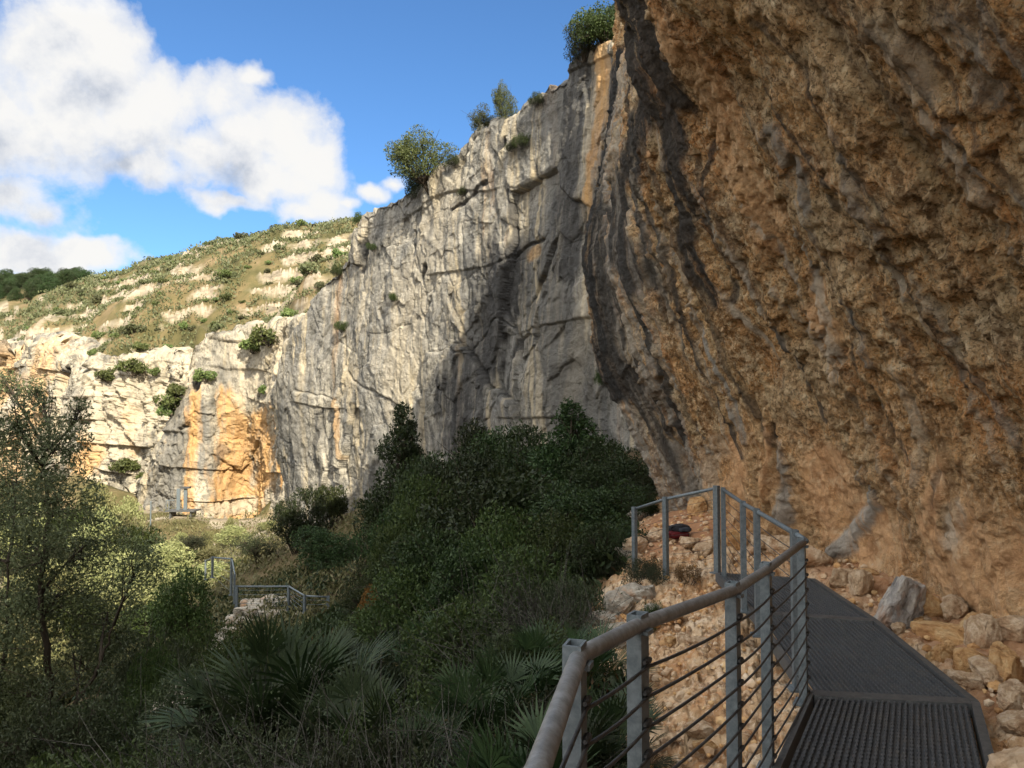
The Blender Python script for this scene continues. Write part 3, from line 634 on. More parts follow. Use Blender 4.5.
# ------------------------------------------------------------------ walkway
LZ = -1.8
LEFT = [(-1.25, -.9, -1.62), (1.97, 5.36, LZ), (2.28, 7.6, LZ), (2.42, 9.55, LZ)]
RIGHT = [(-.3, -1.4, -1.62), (2.96, 5.2, LZ), (3.27, 7.3, LZ), (3.42, 9.2, LZ)]
walk = empty('metal_walkway', (2, 5, LZ), 'dark ribbed steel walkway in three panels curving along the rock wall', 'walkway')
off0 = np.array([2, 5, LZ])
def v3(a): return np.array(a, float)
for k in range(3):
    a, b, c, d = v3(LEFT[k]), v3(RIGHT[k]), v3(LEFT[k+1]), v3(RIGHT[k+1])
    e = .045
    # inset corners
    ul = (c - a) / np.linalg.norm(c - a); ur = (d - b) / np.linalg.norm(d - b); w = (b - a) / np.linalg.norm(b - a); w2 = (d - c) / np.linalg.norm(d - c)
    A_, B_, C_, D_ = a + w*e + ul*e, b - w*e + ur*e, c + w2*e - ul*e, d - w2*e - ur*e
    nb = 26; L = np.linalg.norm(c - a); ny = int(L / .012)
    prof = [(0, 0), (.18, 0), (.32, 1), (.68, 1), (.82, 0)]
    us = [((i + p) / nb, hgt) for i in range(nb) for p, hgt in prof] + [(1., 0)]
    U = np.array([q[0] for q in us]); Hh = np.array([q[1] for q in us])
    tt = np.linspace(0, 1, ny)
    rows = (A_[None] * (1 - tt[:, None]) + C_[None] * tt[:, None]); rows2 = (B_[None] * (1 - tt[:, None]) + D_[None] * tt[:, None])
    Vg = rows[:, None] * (1 - U[None, :, None]) + rows2[:, None] * U[None, :, None]
    wv = np.sin(tt * L / .06 * 2 * np.pi)[:, None] * .0035 * (Hh[None] > .5)
    wdir = w
    sgn = np.array([(0 if h < .5 else (1 if (i % 5) == 2 else -1)) for i, h in enumerate(Hh)])
    Vg = Vg + (wv * sgn[None])[:, :, None] * wdir
    Vg[:, :, 2] += Hh[None] * .018 - .016
    o = grid_obj('grating_panel', Vg - off0, M['deck'], smooth=False); o.parent = walk
    f = MB()
    def edge(p, q, wd=.05, h=.1):
        m = (p + q) / 2; X = q - p; f.box(m - off0 + np.array([0, 0, -h/2 + .012]), (np.linalg.norm(X), wd, h), X)
    edge(a + ul*.006, c - ul*.006, .035); edge(b + ur*.006, d - ur*.006, .05)
    edge(a + ul*.03 + w*.02, b + ur*.03 - w*.027, .055, .09); edge(c - ul*.03 + w2*.02, d - ur*.03 - w2*.027, .055, .09)
    for q in (.33, .66):
        p1 = a*(1-q) + c*q + w*.02; p2 = b*(1-q) + d*q - w*.03
        f.box((p1 + p2)/2 - off0 - np.array([0, 0, .085]), (np.linalg.norm(p2 - p1), .06, .08), p2 - p1)
    f.build('deck_frame', M['frame'], walk)

def railing(name, label, pts, zbase, posts, rail_r, ncab, groups, flat_w=.065, cab_r=.0058, clamps=True, rail_mat='rail', cable_mat='cable', cab_z=(.08, .9), pw=(.07, .045)):
    """pts: rail line [(x,y,z)]; posts: indices into pts; zbase: post foot z per post"""
    o0 = v3(pts[0]) - np.array([0, 0, 1.0])
    r = empty(name, tuple(o0), label, 'railing', groups)
    pts = [v3(p) for p in pts]
    b = MB(); b.tube([p - o0 for p in pts], rail_r, 12)
    for p in pts[1:-1]: pass
    b.build('handrail', M[rail_mat], r, smooth=True)
    clamp_src = None
    for j, (k, zb) in enumerate(zip(posts, zbase)):
        p = pts[k]; t = pts[min(k+1, len(pts)-1)] - pts[max(k-1, 0)]; t[2] = 0; t /= np.linalg.norm(t)
        nrm = np.array([-t[1], t[0], 0])
        top = p[2] + .012 + rail_r * .9
        pb = MB(); c = p + nrm * (pw[1] * .3)
        hh = top - zb
        # channel section post: web and two flanges
        base = np.array([c[0], c[1], (top + zb) / 2]) - o0
        th = .008
        pb.box(base + nrm * (pw[1]/2 - th/2), (pw[0], th, hh), t)
        pb.box(base + t * (pw[0]/2 - th/2) - nrm * th/2, (th, pw[1] - th, hh), t)
        pb.box(base - t * (pw[0]/2 - th/2) - nrm * th/2, (th, pw[1] - th, hh), t)
        pb.box(base - nrm * (pw[1]/2 + .001) , (pw[0], .006, hh), t)
        # foot plate
        pb.box(np.array([c[0], c[1], zb + .01]) - o0, (pw[0] + .07, pw[1] + .07, .016), t)
        po = pb.build('post', M['galv'], r)
        sb = MB(); sb.box(p - o0 - nrm * (rail_r * .5) + np.array([0, 0, -rail_r * .95]), (.05, rail_r * 1.8, .014), t)
        so = sb.build('rail_bracket', M['galv'], po)
        if clamps:
            for q in range(ncab):
                z = zb + (top - zb - .04) * (cab_z[0] + (cab_z[1] - cab_z[0]) * q / (ncab - 1))
                if clamp_src is None:
                    cb = MB(); cb.tube([(-.028, 0, 0), (-.012, 0, 0), (.012, 0, 0), (.028, 0, 0)], [.006, .011, .011, .006], 8)
                    clamp_src = cb.build('cable_clamp', M['cable'], po, link=False); co = clamp_src
                else: co = clamp_src.copy()
                COL.objects.link(co); co.parent = po
                fc = c - nrm * (pw[1]/2 + .012)
                co.location = (fc[0] - o0[0], fc[1] - o0[1], z - o0[2]); co.rotation_euler = (0, 0, math.atan2(t[1], t[0]))
    for q in range(ncab):
        fr = cab_z[0] + (cab_z[1] - cab_z[0]) * q / (ncab - 1)
        cb = MB(); line = []
        for j, (k, zb) in enumerate(zip(posts, zbase)):
            p = pts[k]; t = pts[min(k+1, len(pts)-1)] - pts[max(k-1, 0)]; t[2] = 0; t /= np.linalg.norm(t); nrm = np.array([-t[1], t[0], 0])
            top = p[2] + .012; z = zb + (top - zb - .04) * fr
            c = p + nrm * (pw[1] * .3); c = c - nrm * (pw[1]/2 + .012)
            line.append(np.array([c[0], c[1], z]))
        full = []
        for i in range(len(line) - 1):
            L = np.linalg.norm(line[i+1] - line[i])
            for u in np.linspace(0, 1, 7)[: (7 if i == len(line) - 2 else 6)]:
                s_ = line[i] * (1 - u) + line[i+1] * u; s_[2] -= 4 * u * (1 - u) * L * .012 * (1 + .6 * math.sin(q * 7 + i * 3)); full.append(s_ - o0)
        cb.tube(full, cab_r, 6); cb.build('cable', M[cable_mat], r, smooth=True)
    return r
def rp(px, py, d): return tuple(P(px, py, d))
RAILN = [(-.62, -.9, -.60), (-.14, .7, -.60), rp(537, 772, 1.42), rp(579, 656, 2.1), rp(641, 624, 2.6), rp(735, 590, 3.5), rp(768, 569, 4.2), rp(803, 543, 5.35)]
# feet of the nearer posts on the deck edge line
railing('walkway_railing', 'nearest railing, a bending brown grey handrail and wire cables beside the walkway', RAILN,
        [-1.62, -1.66, -1.72, -1.76, -1.80, -1.86, -1.9], [0, 3, 4, 5, 6, 7][0:1] + [3, 4, 5, 6, 7], .0235, 10, 'walkway railings')
RAILF = [rp(806, 541, 5.5), rp(796, 534, 5.75), rp(758, 512, 7.1), rp(744, 504, 7.85), rp(724, 490, 9.4)]
railing('walkway_railing', 'railing along the far end of the walkway, sloping up to the tall corner posts', RAILF, [-1.9, -1.88, -1.85, -1.83], [1, 2, 3, 4], .02, 9, 'walkway railings', cab_r=.0035, clamps=False, rail_mat='galv')
RAILE = [rp(717, 488, 9.75), rp(666, 499, 10.5), rp(635, 509, 11.1)]
railing('walkway_railing', 'railing turning left from the corner posts over the dirt by the backpack', RAILE, [-1.84, -2.05, -2.3], [0, 1, 2], .02, 8, 'walkway railings', cab_r=.0025, clamps=False, rail_mat='galv')
# railings on the slope below
RAILM = [rp(328, 597, 26.2), rp(305, 596, 26.0), rp(289, 586.5, 27.4), rp(237, 586.5, 27.6)]
railing('path_railing', 'low grey railing on pale rocks in the shaded slope, stepping down rightwards', RAILM, [gz(*RAILM[0][:2]) - .1, RAILM[1][2] - .95, RAILM[2][2] - .8, RAILM[3][2] - .95], [0, 1, 2, 3], .03, 6, 'path railings', cab_r=.006, clamps=False, rail_mat='galv', cable_mat='galv', pw=(.09, .06))
RAILU = [rp(235, 575, 28.2), rp(232, 559, 29.3), rp(213, 557.5, 30), rp(206, 561, 32)]
railing('path_railing', 'short upper stretch of path railing with a tall post against sunny bushes', RAILU, [RAILM[3][2] - .9, RAILU[1][2] - 1.3, RAILU[2][2] - .75, RAILU[3][2] - .75], [0, 1, 2, 3], .03, 4, 'path railings', cab_r=.005, clamps=False, rail_mat='galv', cable_mat='galv', pw=(.1, .06))
# lookout stand below the orange cave
lp = P(183, 511, 71.5)
lk = empty('lookout_stand', tuple(lp), 'small blue grey stand with two posts and dark cap below orange cave', 'stand')
b = MB(); b.box((0, 0, .06), (2.6, 1.6, .12)); b.box((-.9, 0, -.5), (.12, 1.2, 1.0)); b.box((.9, 0, -.5), (.12, 1.2, 1.0)); b.build('platform', M['frame'], lk)
for x in (-.42, .2):
    b = MB(); b.box((x, 0, 1.05), (.3, .12, 1.86)); b.build('post', M['galv'], lk)
b = MB(); b.box((.22, 0, 2.07), (.75, .5, .16)); b.build('cap', M['deck'], lk)
b = MB()
for x in (-1.25, -1.0): b.box((x, -.6, .55), (.05, .05, .86))
b.tube([(-1.28, -.6, 1.0), (-.55, -.6, 1.0)], .03, 8); b.build('side_rail', M['galv'], lk)
pp = P(150.5, 521, 66)
b = MB(); b.tube([(0, 0, -.4), (0, 0, 1.55)], .06, 10); b.tube([(0, 0, 1.55), (0, 0, 1.62)], [.06, .02], 10)
o = b.build('path_post', M['galv']); o.location = tuple(pp); tag(o, 'thin pale post standing among sunny bushes left of the small stand', 'post')

# ------------------------------------------------------------------ backpack
def backpack():
    bx, by = P(678, 541, 11.6)[:2]
    z = gz(bx, by)
    r = empty('backpack', (bx, by, z + .0), 'black and red backpack lying on the red dirt behind the railing', 'backpack', rz=.25); r.scale = (.68, .68, .72)
    def blob(sx, sy, sz, c, pw=2.6, seed=0, cut=None):
        n1, n2 = 28, 18
        th = np.linspace(0, 2*np.pi, n1, endpoint=False); ph = np.linspace(-np.pi/2, np.pi/2, n2)
        V = []
        for p in ph:
            for t_ in th:
                q = np.array([math.cos(p)*math.cos(t_), math.cos(p)*math.sin(t_), math.sin(p)])
                q = np.sign(q) * np.abs(q) ** (2 / pw); V.append(q * (sx, sy, sz))
        V = np.array(V); V += (fbm(V * 9, 3, seed) * .025)[:, None] * np.sign(V)
        i = np.arange(n1); j = (i + 1) % n1
        f = np.concatenate([np.stack([k*n1+i, k*n1+j, (k+1)*n1+j, (k+1)*n1+i], 1) for k in range(n2 - 1)])
        b = MB(); b.add(V + np.array(c), f); return b
    blob(.25, .14, .09, (0, 0, .1), seed=1).build('body', M['bag_red'], r, True)
    blob(.24, .135, .08, (.05, .01, .215), seed=2).build('top_compartment', M['bag_black'], r, True)
    blob(.15, .05, .045, (.1, -.135, .2), seed=3).build('front_pocket', M['bag_blue'], r, True)
    blob(.06, .1, .05, (-.24, -.02, .09), seed=4).build('hip_belt', M['bag_red'], r, True)
    for s in (-1, 1):
        b = MB(); b.tube([(-.1, s*.07, .27), (-.22, s*.08, .24), (-.3, s*.09, .13), (-.31, s*.1, .04)], [.012, .018, .018, .01], 8); b.build('strap', M['bag_black'], r, True)
backpack()

# ------------------------------------------------------------------ boulders and stones
def rock_mesh(seed, sub=4, flat=.75, planes=12, rough=1.):
    r_ = np.random.default_rng(seed)
    import bmesh
    bm = bmesh.new(); bmesh.ops.create_icosphere(bm, subdivisions=sub, radius=1)
    v = np.array([q.co[:] for q in bm.verts]); f = np.array([[q.index for q in p.verts] for p in bm.faces]); bm.free()
    for k in range(planes):
        n = r_.normal(size=3); n /= np.linalg.norm(n); h = r_.uniform(.5, .85)
        d = v @ n - h; v = v - np.where(d > 0, d * .93, 0)[:, None] * n
    n = v / np.linalg.norm(v, axis=1)[:, None]
    w = fbm(v * 1.7 + seed, 4, seed, .55, ridged=True) * .08 * rough + fbm(v * 6 + seed, 3, seed + 9) * .05 * rough
    f1, f2, c = worley(v * 2.4 + seed, seed)
    v = v + n * (w + (c - .5) * .12 * rough)[:, None]
    v *= np.array([1, .8, flat]); return v, f
RK = [rock_mesh(s, 5 if s < 4 else 4, [.6, .75, .55, .85, .65, .7][s % 6], rough=1.) for s in range(8)]
rock_cache = {}
def rock(x, y, size, mat, label, sink=.25, rz=None, scl=(1, 1, 1), v=None, z=None, group=None, cat='boulder', name='boulder', tilt=0):
    v = random.randrange(8) if v is None else v
    key = (v, mat)
    if key not in rock_cache:
        b = MB(); b.add(*RK[v]); rock_cache[key] = b.build(name, M[mat], smooth=False, link=False).data
    o = bpy.data.objects.new(name, rock_cache[key]); COL.objects.link(o)
    z = gz(x, y) if z is None else z
    o.location = (x, y, z + size * .5 * scl[2] - sink * size); o.scale = (size * scl[0], size * scl[1], size * scl[2])
    o.rotation_euler = (tilt, tilt * .5, random.uniform(0, 6.28) if rz is None else rz)
    return tag(o, label, cat, group)
def rkp(px, py, d, *a, **k):
    p = P(px, py, d); return rock(p[0], p[1], *a, **k)
rkp(896, 588, 7.5, .33, 'grey', 'grey streaked boulder leaning against the wall beside the walkway', v=1, rz=.9, scl=(.85, .85, 1.5), tilt=.25)
rkp(952, 598, 7.0, .3, 'ochre', 'ochre block set into the wall foot, right of the grey streaked one', v=0, rz=2.2, scl=(1.1, .7, .8), tilt=-.2, sink=.45)
rkp(978, 600, 6.7, .2, 'pale', 'upright pale block wedged beside the ochre block', v=3, scl=(.8, .8, 1.3))
rkp(988, 612, 6.0, .2, 'pale', 'pale pointed stone under the brown drip streak', v=2)
rkp(1016, 640, 5.4, .16, 'pale', 'pale layered rock at the right edge above the walkway', v=1)
rkp(1050, 745, 3.9, .36, 'pale', 'big rounded pale rock in the bottom right corner', v=3, scl=(1, 1, 1.0))
rkp(1022, 668, 5.0, .15, 'pale', 'flat tan rock between the ochre block and the corner rock', v=0)
rkp(958, 650, 6.0, .16, 'pale', 'small tan stone touching the walkway edge', v=2)
rkp(842, 583, 9.0, .2, 'pale', 'light stone at the far end of the walkway', v=1)
ords = ['first', 'second', 'third', 'fourth', 'fifth', 'sixth', 'seventh', 'eighth', 'ninth', 'tenth', 'eleventh', 'twelfth', 'thirteenth', 'fourteenth', 'fifteenth', 'sixteenth', 'seventeenth', 'eighteenth', 'nineteenth', 'twentieth', 'twenty-first', 'twenty-second', 'twenty-third', 'twenty-fourth', 'twenty-fifth', 'twenty-sixth', 'twenty-seventh', 'twenty-eighth', 'twenty-ninth', 'thirtieth', 'thirty-first', 'thirty-second', 'thirty-third', 'thirty-fourth', 'thirty-fifth', 'thirty-sixth', 'thirty-seventh', 'thirty-eighth']
def in_order(items, fmt, group, key=None):
    """label a row of things by their order from left to right in the photo"""
    items = sorted(items, key=key or (lambda o: o.location.x / o.location.y))
    for i, o in enumerate(items):
        o['label'] = fmt % (ords[i] if i < len(ords) else 'last'); o['group'] = group
L_ = []
for k in range(24):
    x, y = random.uniform(3.05, 4.3), random.uniform(4.2, 9.8)
    if x < np.interp(y, [4, 5.2, 7.3, 9.2], [2.45, 2.96, 3.27, 3.42]) + .22: x += .35
    L_.append(rock(x, y, random.uniform(.04, .12), random.choice(['pale', 'ochre', 'pale', 'ochre']), '', .3, cat='rock', name='rock'))
for (px, py, d, s_) in [(925,585,7.6,.26),(955,578,7.5,.22),(985,600,6.9,.24),(1012,596,6.7,.3),(860,572,8.6,.24),(905,566,8.4,.2),(1005,628,6.0,.22),(968,630,6.2,.17),(940,622,6.5,.14)]:
    L_.append(rkp(px, py, d, s_, random.choice(['pale', 'ochre', 'pale']), '', .38, scl=(1, .8, 1.15), cat='rock', name='rock'))
in_order(L_, '%s from the left of the loose rocks between walkway and rock wall', 'loose rocks along the wall')
L_ = []
for k in range(13):
    y = random.uniform(4.6, 9.5); x = np.interp(y, [4, 9.5], [1.0, 2.2]) - random.uniform(-.2, .9)
    L_.append(rock(x, y, random.uniform(.07, .17), random.choice(['pale', 'pale', 'ochre']), '', .25, cat='rock', name='rock'))
in_order(L_, '%s from the left of tan rocks on the rubble behind the nearest railing', 'rocks behind the nearest railing')
L_ = []
for (px, py, d, s) in [(600,604,9.8,.22),(618,598,9.9,.26),(632,590,10.1,.3),(610,612,9.4,.18),(640,606,9.3,.22),(592,612,9.8,.17),(655,600,9.4,.2),(628,616,9.0,.22),(646,592,10,.18)]:
    L_.append(rkp(px, py, d, s, 'white', '', cat='rock', name='rock'))
in_order(L_, '%s from the left of pale stones heaped left of the corner posts', 'pale stones by the end railing')
L_ = []
for (px, py, d, s, n) in [(636,548,11.7,.28,'pale'),(655,540,12.2,.2,'pale'),(625,562,11.6,.22,'white'),(690,552,11.2,.2,'pale'),(705,556,10.9,.18,'pale'),(735,548,11,.22,'ochre'),(760,545,10.8,.2,'pale'),(785,550,10.4,.25,'pale'),(700,522,13,.25,'ochre'),(815,555,9.8,.24,'pale')]:
    L_.append(rkp(px, py, d, s, n, '', cat='rock', name='rock'))
in_order(L_, '%s from the left of rocks on the red dirt around the backpack', 'rocks around the backpack')
L_ = []
for (px, py, d, s) in [(455,584,13,.3),(363,556,20,.26),(440,575,14,.22),(395,520,22,.35),(340,672,8.5,.16),(206,690,10,.3),(348,655,9,.12),(640,500,16,.2),(372,548,20,.22),(415,595,14,.18),(60,735,9,.5),(25,712,11,.5),(100,722,9.5,.3),(175,668,13,.45),(190,652,15,.5),(215,690,10,.35),(205,700,9.5,.28),(85,650,13,.35),(30,748,8,.4),(232,700,9,.2),(150,700,10,.25),(470,600,12,.2)]:
    L_.append(rkp(px, py, d, s * 1.35, 'white', '', -.05, cat='rock', name='rock'))
in_order(L_, '%s from the left of white rocks showing between the dark bushes', 'white rocks among the bushes')
L_ = []
for (px, py, d, s) in [(262,597,28,.8),(275,592,28.5,.7),(250,606,27.4,.7),(240,612,27,.5),(270,606,27,.5),(282,600,28,.55),(225,630,25,.7),(215,640,24,.6),(208,650,23,.6),(232,622,26,.55),(200,662,21,.5),(254,590,29,.6),(297,612,26.5,.35),(192,675,19.5,.4)]:
    L_.append(rkp(px, py, d, s, 'white', '', .2, scl=(1.15, .9, .75), cat='rock', name='rock'))
in_order(L_, '%s from the left of pale ledge rocks under the low path railing', 'ledge rocks under the path railing')
# gravel
def gravel():
    b = MB(); v0 = [rock_mesh(40 + k, 1, .7, 6) for k in range(5)]
    n = 0
    pts = np.stack([rng.uniform(.7, 4.2, 6000), rng.uniform(3.6, 13.5, 6000)], 1)
    zz, rub, dirt, hill, rk = ground_h(pts, True)
    for (x, y), z, r_, dd in zip(pts, zz, rub, dirt):
        le = np.interp(y, [5.36, 7.6, 9.55], [1.97, 2.28, 2.42]) if y > 5.36 else 1.97 - (5.36 - y) * .517
        if r_ < .5 or (le - .1 < x < le + 1.2 and y < 9.6) or n > 1500: continue
        s = rng.uniform(.012, .042) * (1 if rng.random() < .8 else 1.5)
        v, f = v0[rng.integers(5)]; a = rng.uniform(0, 6.28); c, q = math.cos(a), math.sin(a)
        w = v @ np.array([[c, q, 0], [-q, c, 0], [0, 0, 1]]) * s
        b.add(w + np.array([x, y, z + s * .2]), f, int(rng.integers(3))); n += 1
    tag(b.build('gravel', [M['pale'], M['ochre'], M['pale']]), 'scattered small tan stones over the rubble around the walkway', 'gravel', kind='stuff')
gravel()

# ------------------------------------------------------------------ vegetation
def leaves(b, C, N, size, asp=.45, mi=0, up=.3, r_=rng):
    """diamond leaves: C centres, N outward hints"""
    n = len(C)
    d = r_.normal(size=(n, 3)) + N * .8; d[:, 2] += up; d /= np.linalg.norm(d, axis=1)[:, None]
    w = np.cross(d, r_.normal(size=(n, 3))); w /= np.linalg.norm(w, axis=1)[:, None] + 1e-9
    nn = np.cross(d, w)
    L = size * r_.uniform(.6, 1.35, n)[:, None]; W = L * asp
    bend = nn * L * r_.uniform(-.18, .18, (n, 1))
    V = np.stack([C - d * L * .5, C + w * W * .5 + bend, C + d * L * .5, C - w * W * .5 + bend], 1).reshape(-1, 3)
    b.add(V, np.arange(4 * n).reshape(-1, 4), mi)
def crown_pts(n, lobes, r_, shell=.55):
    """points in clumps on the skins of several uneven lobes"""
    w = np.array([l[3] ** 2 for l in lobes]); w = w / w.sum()
    k = r_.choice(len(lobes), n, p=w)
    c = np.array([l[:3] for l in lobes])[k]; rr = np.array([l[3] for l in lobes])[k]
    d = r_.normal(size=(n, 3)); d /= np.linalg.norm(d, axis=1)[:, None]
    rad = rr * (1 - shell * r_.random(n) ** 1.6)
    p = c + d * rad[:, None] * np.array([1, 1, .85])
    # open gaps through noise
    g = fbm(p * 2.6 / np.mean([l[3] for l in lobes]) * .5 + 10, 3, int(r_.integers(1000)))
    keep = g > -.10
    return p[keep], d[keep]
def stems(b, root, lobes, r0, r_, nseg=5, mi=0):
    for (x, y, z, r) in lobes:
        a = np.array(root); e = np.array([x, y, z])
        m = (a + e) / 2 + r_.normal(size=3) * np.linalg.norm(e - a) * .12; m[2] -= .05
        t = np.linspace(0, 1, nseg)[:, None]
        p = (1-t)**2 * a + 2*t*(1-t) * m + t**2 * e
        b.tube(p, np.linspace(r0, r0 * .25, nseg), 6, mi, cap=False)
        for q in range(4):
            e2 = e + r_.normal(size=3) * r * .6; s_ = p[-2]
            b.tube([s_, (s_ + e2) / 2 + r_.normal(size=3) * r * .08, e2], [r0 * .35, r0 * .25, r0 * .08], 4, mi, cap=False)
PROTO = {}
def shrub_proto(key, name, leaf, H, Wd, nl, n, size, asp, seed, bark='bark', shape='round', trunk_h=0.):
    r_ = np.random.default_rng(seed); lobes = []
    for k in range(nl):
        a = r_.uniform(0, 6.28); q = r_.random()
        if shape == 'round':
            rr = Wd * .5 * math.sqrt(r_.random()) * .75; z = trunk_h + (H - trunk_h) * r_.uniform(.25, .8) * (1 - .45 * (rr / (Wd * .5)) ** 2); r = Wd * r_.uniform(.16, .3)
        elif shape == 'cone':
            q = (k + .5) / nl; z = H * (.18 + .74 * q); rr = Wd * .5 * (1 - q) ** .8 * r_.uniform(.3, .9); r = Wd * (.3 - .2 * q)
        elif shape == 'umbrella':
            rr = Wd * .5 * math.sqrt(r_.random()) * .85; z = H * r_.uniform(.68, .9) - .25 * H * (rr / (Wd * .5)) ** 2; r = Wd * r_.uniform(.07, .2)
        elif shape == 'mound':
            rr = Wd * .5 * math.sqrt(r_.random()) * .85; z = H * r_.uniform(.2, .65) * (1 - .5 * (rr / (Wd * .5)) ** 2); r = Wd * r_.uniform(.14, .24)
        lobes.append((rr * math.cos(a), rr * math.sin(a), z, r))
    root = empty(name, (0, 0, 0), None, None)
    p, d = crown_pts(n, lobes, r_)
    b = MB(); leaves(b, p, d, size, asp, r_=r_); b.build('foliage', M[leaf], root)
    b = MB()
    if trunk_h > 0:
        t = np.linspace(0, 1, 6); top = np.array([r_.normal() * .1, r_.normal() * .1, trunk_h]) * 1.0
        pts = t[:, None] * top + np.stack([np.sin(t * 3) * .06 * trunk_h, np.sin(t * 4 + 1) * .05 * trunk_h - .05 * math.sin(1) * trunk_h, t * 0], 1); pts[0, 2] -= .3
        b.tube(pts, np.linspace(.045 * H * .6, .03 * H * .6, 6), 8); stems(b, pts[-1], lobes, .022 * H * .6, r_)
        b.build('trunk', M[bark], root)
    else:
        stems(b, (0, 0, -.15), lobes, .018 * min(H, 2), r_); b.build('stem', M[bark], root)
    PROTO[key] = root; root['h'] = H; root['w'] = Wd
    return root
used = set()
def place(key, x, y, h, label, cat, group=None, w=None, rz=None, z=None, tilt=(0, 0), sink=.05):
    src = PROTO[key]
    if key in used: o = copy_tree(src)
    else: o = src; used.add(key)
    s = h / src['h']; sw = s if w is None else w / src['w']
    o.location = (x, y, (gz(x, y) if z is None else z) - sink * h); o.scale = (sw, sw, s)
    o.rotation_euler = (tilt[0], tilt[1], random.uniform(0, 6.28) if rz is None else rz)
    return tag(o, label, cat, group)
for k in range(4): shrub_proto(('dark', k), 'shrub', 'dark_leaf', 2.6, 2.8, 16, 15000, .095, .5, 100 + k)
for k in range(2): shrub_proto(('tall', k), 'evergreen_tree', 'dark_leaf', 4.5, 3.2, 22, 22000, .12, .45, 120 + k, shape='cone', trunk_h=0)
for k in range(3): shrub_proto(('green', k), 'shrub', 'green_leaf', 2.0, 2.4, 14, 12000, .085, .5, 140 + k)
for k in range(3): shrub_proto(('low', k), 'low_shrub', 'olive_leaf', .9, 1.5, 14, 11000, .05, .3, 160 + k, bark='twig', shape='mound')
for k in range(2): shrub_proto(('fine', k), 'low_shrub', 'green_leaf', .9, 1.4, 14, 12000, .045, .35, 170 + k, bark='twig', shape='mound')
for k in range(3): shrub_proto(('lit', k), 'bush', 'lit_leaf', 2.2, 2.8, 14, 7000, .15, .5, 180 + k)
for k in range(2): shrub_proto(('litg', k), 'bush', 'green_leaf', 2.2, 2.6, 14, 7000, .15, .5, 190 + k)
for k in range(3): shrub_proto(('hill', k), 'hill_shrub', 'hill_leaf', 1.6, 2.3, 10, 1100, .26, .6, 200 + k, shape='mound')
for k in range(2): shrub_proto(('hillo', k), 'hill_shrub', 'hill_olive', 1.6, 2.3, 10, 1000, .26, .6, 210 + k, shape='mound')
for k in range(2): shrub_proto(('pine', k), 'cliff_tree', 'gold_leaf', 3.2, 2.8, 17, 12000, .11, .35, 220 + k, shape='round', trunk_h=.55)
for k in range(3): shrub_proto(('olive', k), 'olive_tree', 'olive_leaf', 3.4, 3.2, 16, 9000, .11, .35, 230 + k, shape='round', trunk_h=1.1)
shrub_proto(('rust', 0), 'dry_shrub', 'rust_leaf', .9, 1.3, 10, 4000, .07, .4, 240, bark='twig', shape='mound')
shrub_proto(('dry', 0), 'dry_shrub', 'dry_leaf', .7, 1.1, 10, 2500, .06, .3, 241, bark='twig', shape='mound')

def palm_proto(key, seed, nf=26, L=.75, name='fan_palm'):
    r_ = np.random.default_rng(seed); root = empty(name, (0, 0, 0), None, None)
    bl = MB(); bs = MB(); bd = MB()
    for k in range(nf + 8):
        dead = k >= nf
        a = r_.uniform(0, 6.28); el = r_.uniform(.25, 1.35) if not dead else r_.uniform(-.5, .1)
        out = np.array([math.cos(a) * math.cos(el), math.sin(a) * math.cos(el), math.sin(el)])
        PL = L * r_.uniform(.7, 1.2)
        base = np.array([0, 0, .15]); tip = base + out * PL + np.array([0, 0, -.12 * PL])
        bs.tube([base, (base + tip) / 2 + np.array([0, 0, .05]), tip], [.009, .007, .006], 5, cap=False)
        side = np.cross(out, [0, 0, 1.]); side /= np.linalg.norm(side) + 1e-9; nrm = np.cross(side, out)
        fl = L * r_.uniform(.55, .8)
        for q in np.linspace(-1.25, 1.25, 17):
            dr = out * math.cos(q) + side * math.sin(q) + nrm * .12 * abs(q) + np.array([0, 0, r_.normal() * .05]); dr /= np.linalg.norm(dr)
            wv = np.cross(dr, nrm); wv /= np.linalg.norm(wv); l = fl * (1 - .2 * abs(q)) * r_.uniform(.9, 1.08)
            m = tip + dr * l * .5; e = tip + dr * l + np.array([0, 0, -.1 * l - (.25 * l if dead else 0)]); w_ = .014 * L / .75
            V = np.array([tip, m + wv * w_ + nrm * .008, e, m - wv * w_ + nrm * .008])
            bl.add(V, np.array([[0, 1, 2, 3]]), 1 if dead else 0)
    bl.build('foliage', [M['palm_leaf'], M['dry_leaf']], root); bs.build('stalk', M['green_leaf'], root)
    b = MB(); b.tube([(0, 0, -.3), (.01, 0, .0), (0, 0, .2)], [.09, .1, .07], 8); b.build('trunk', M['bark'], root)
    PROTO[key] = root; root['h'] = 1.3; root['w'] = 1.8
for k in range(3): palm_proto(('palm', k), 300 + k)
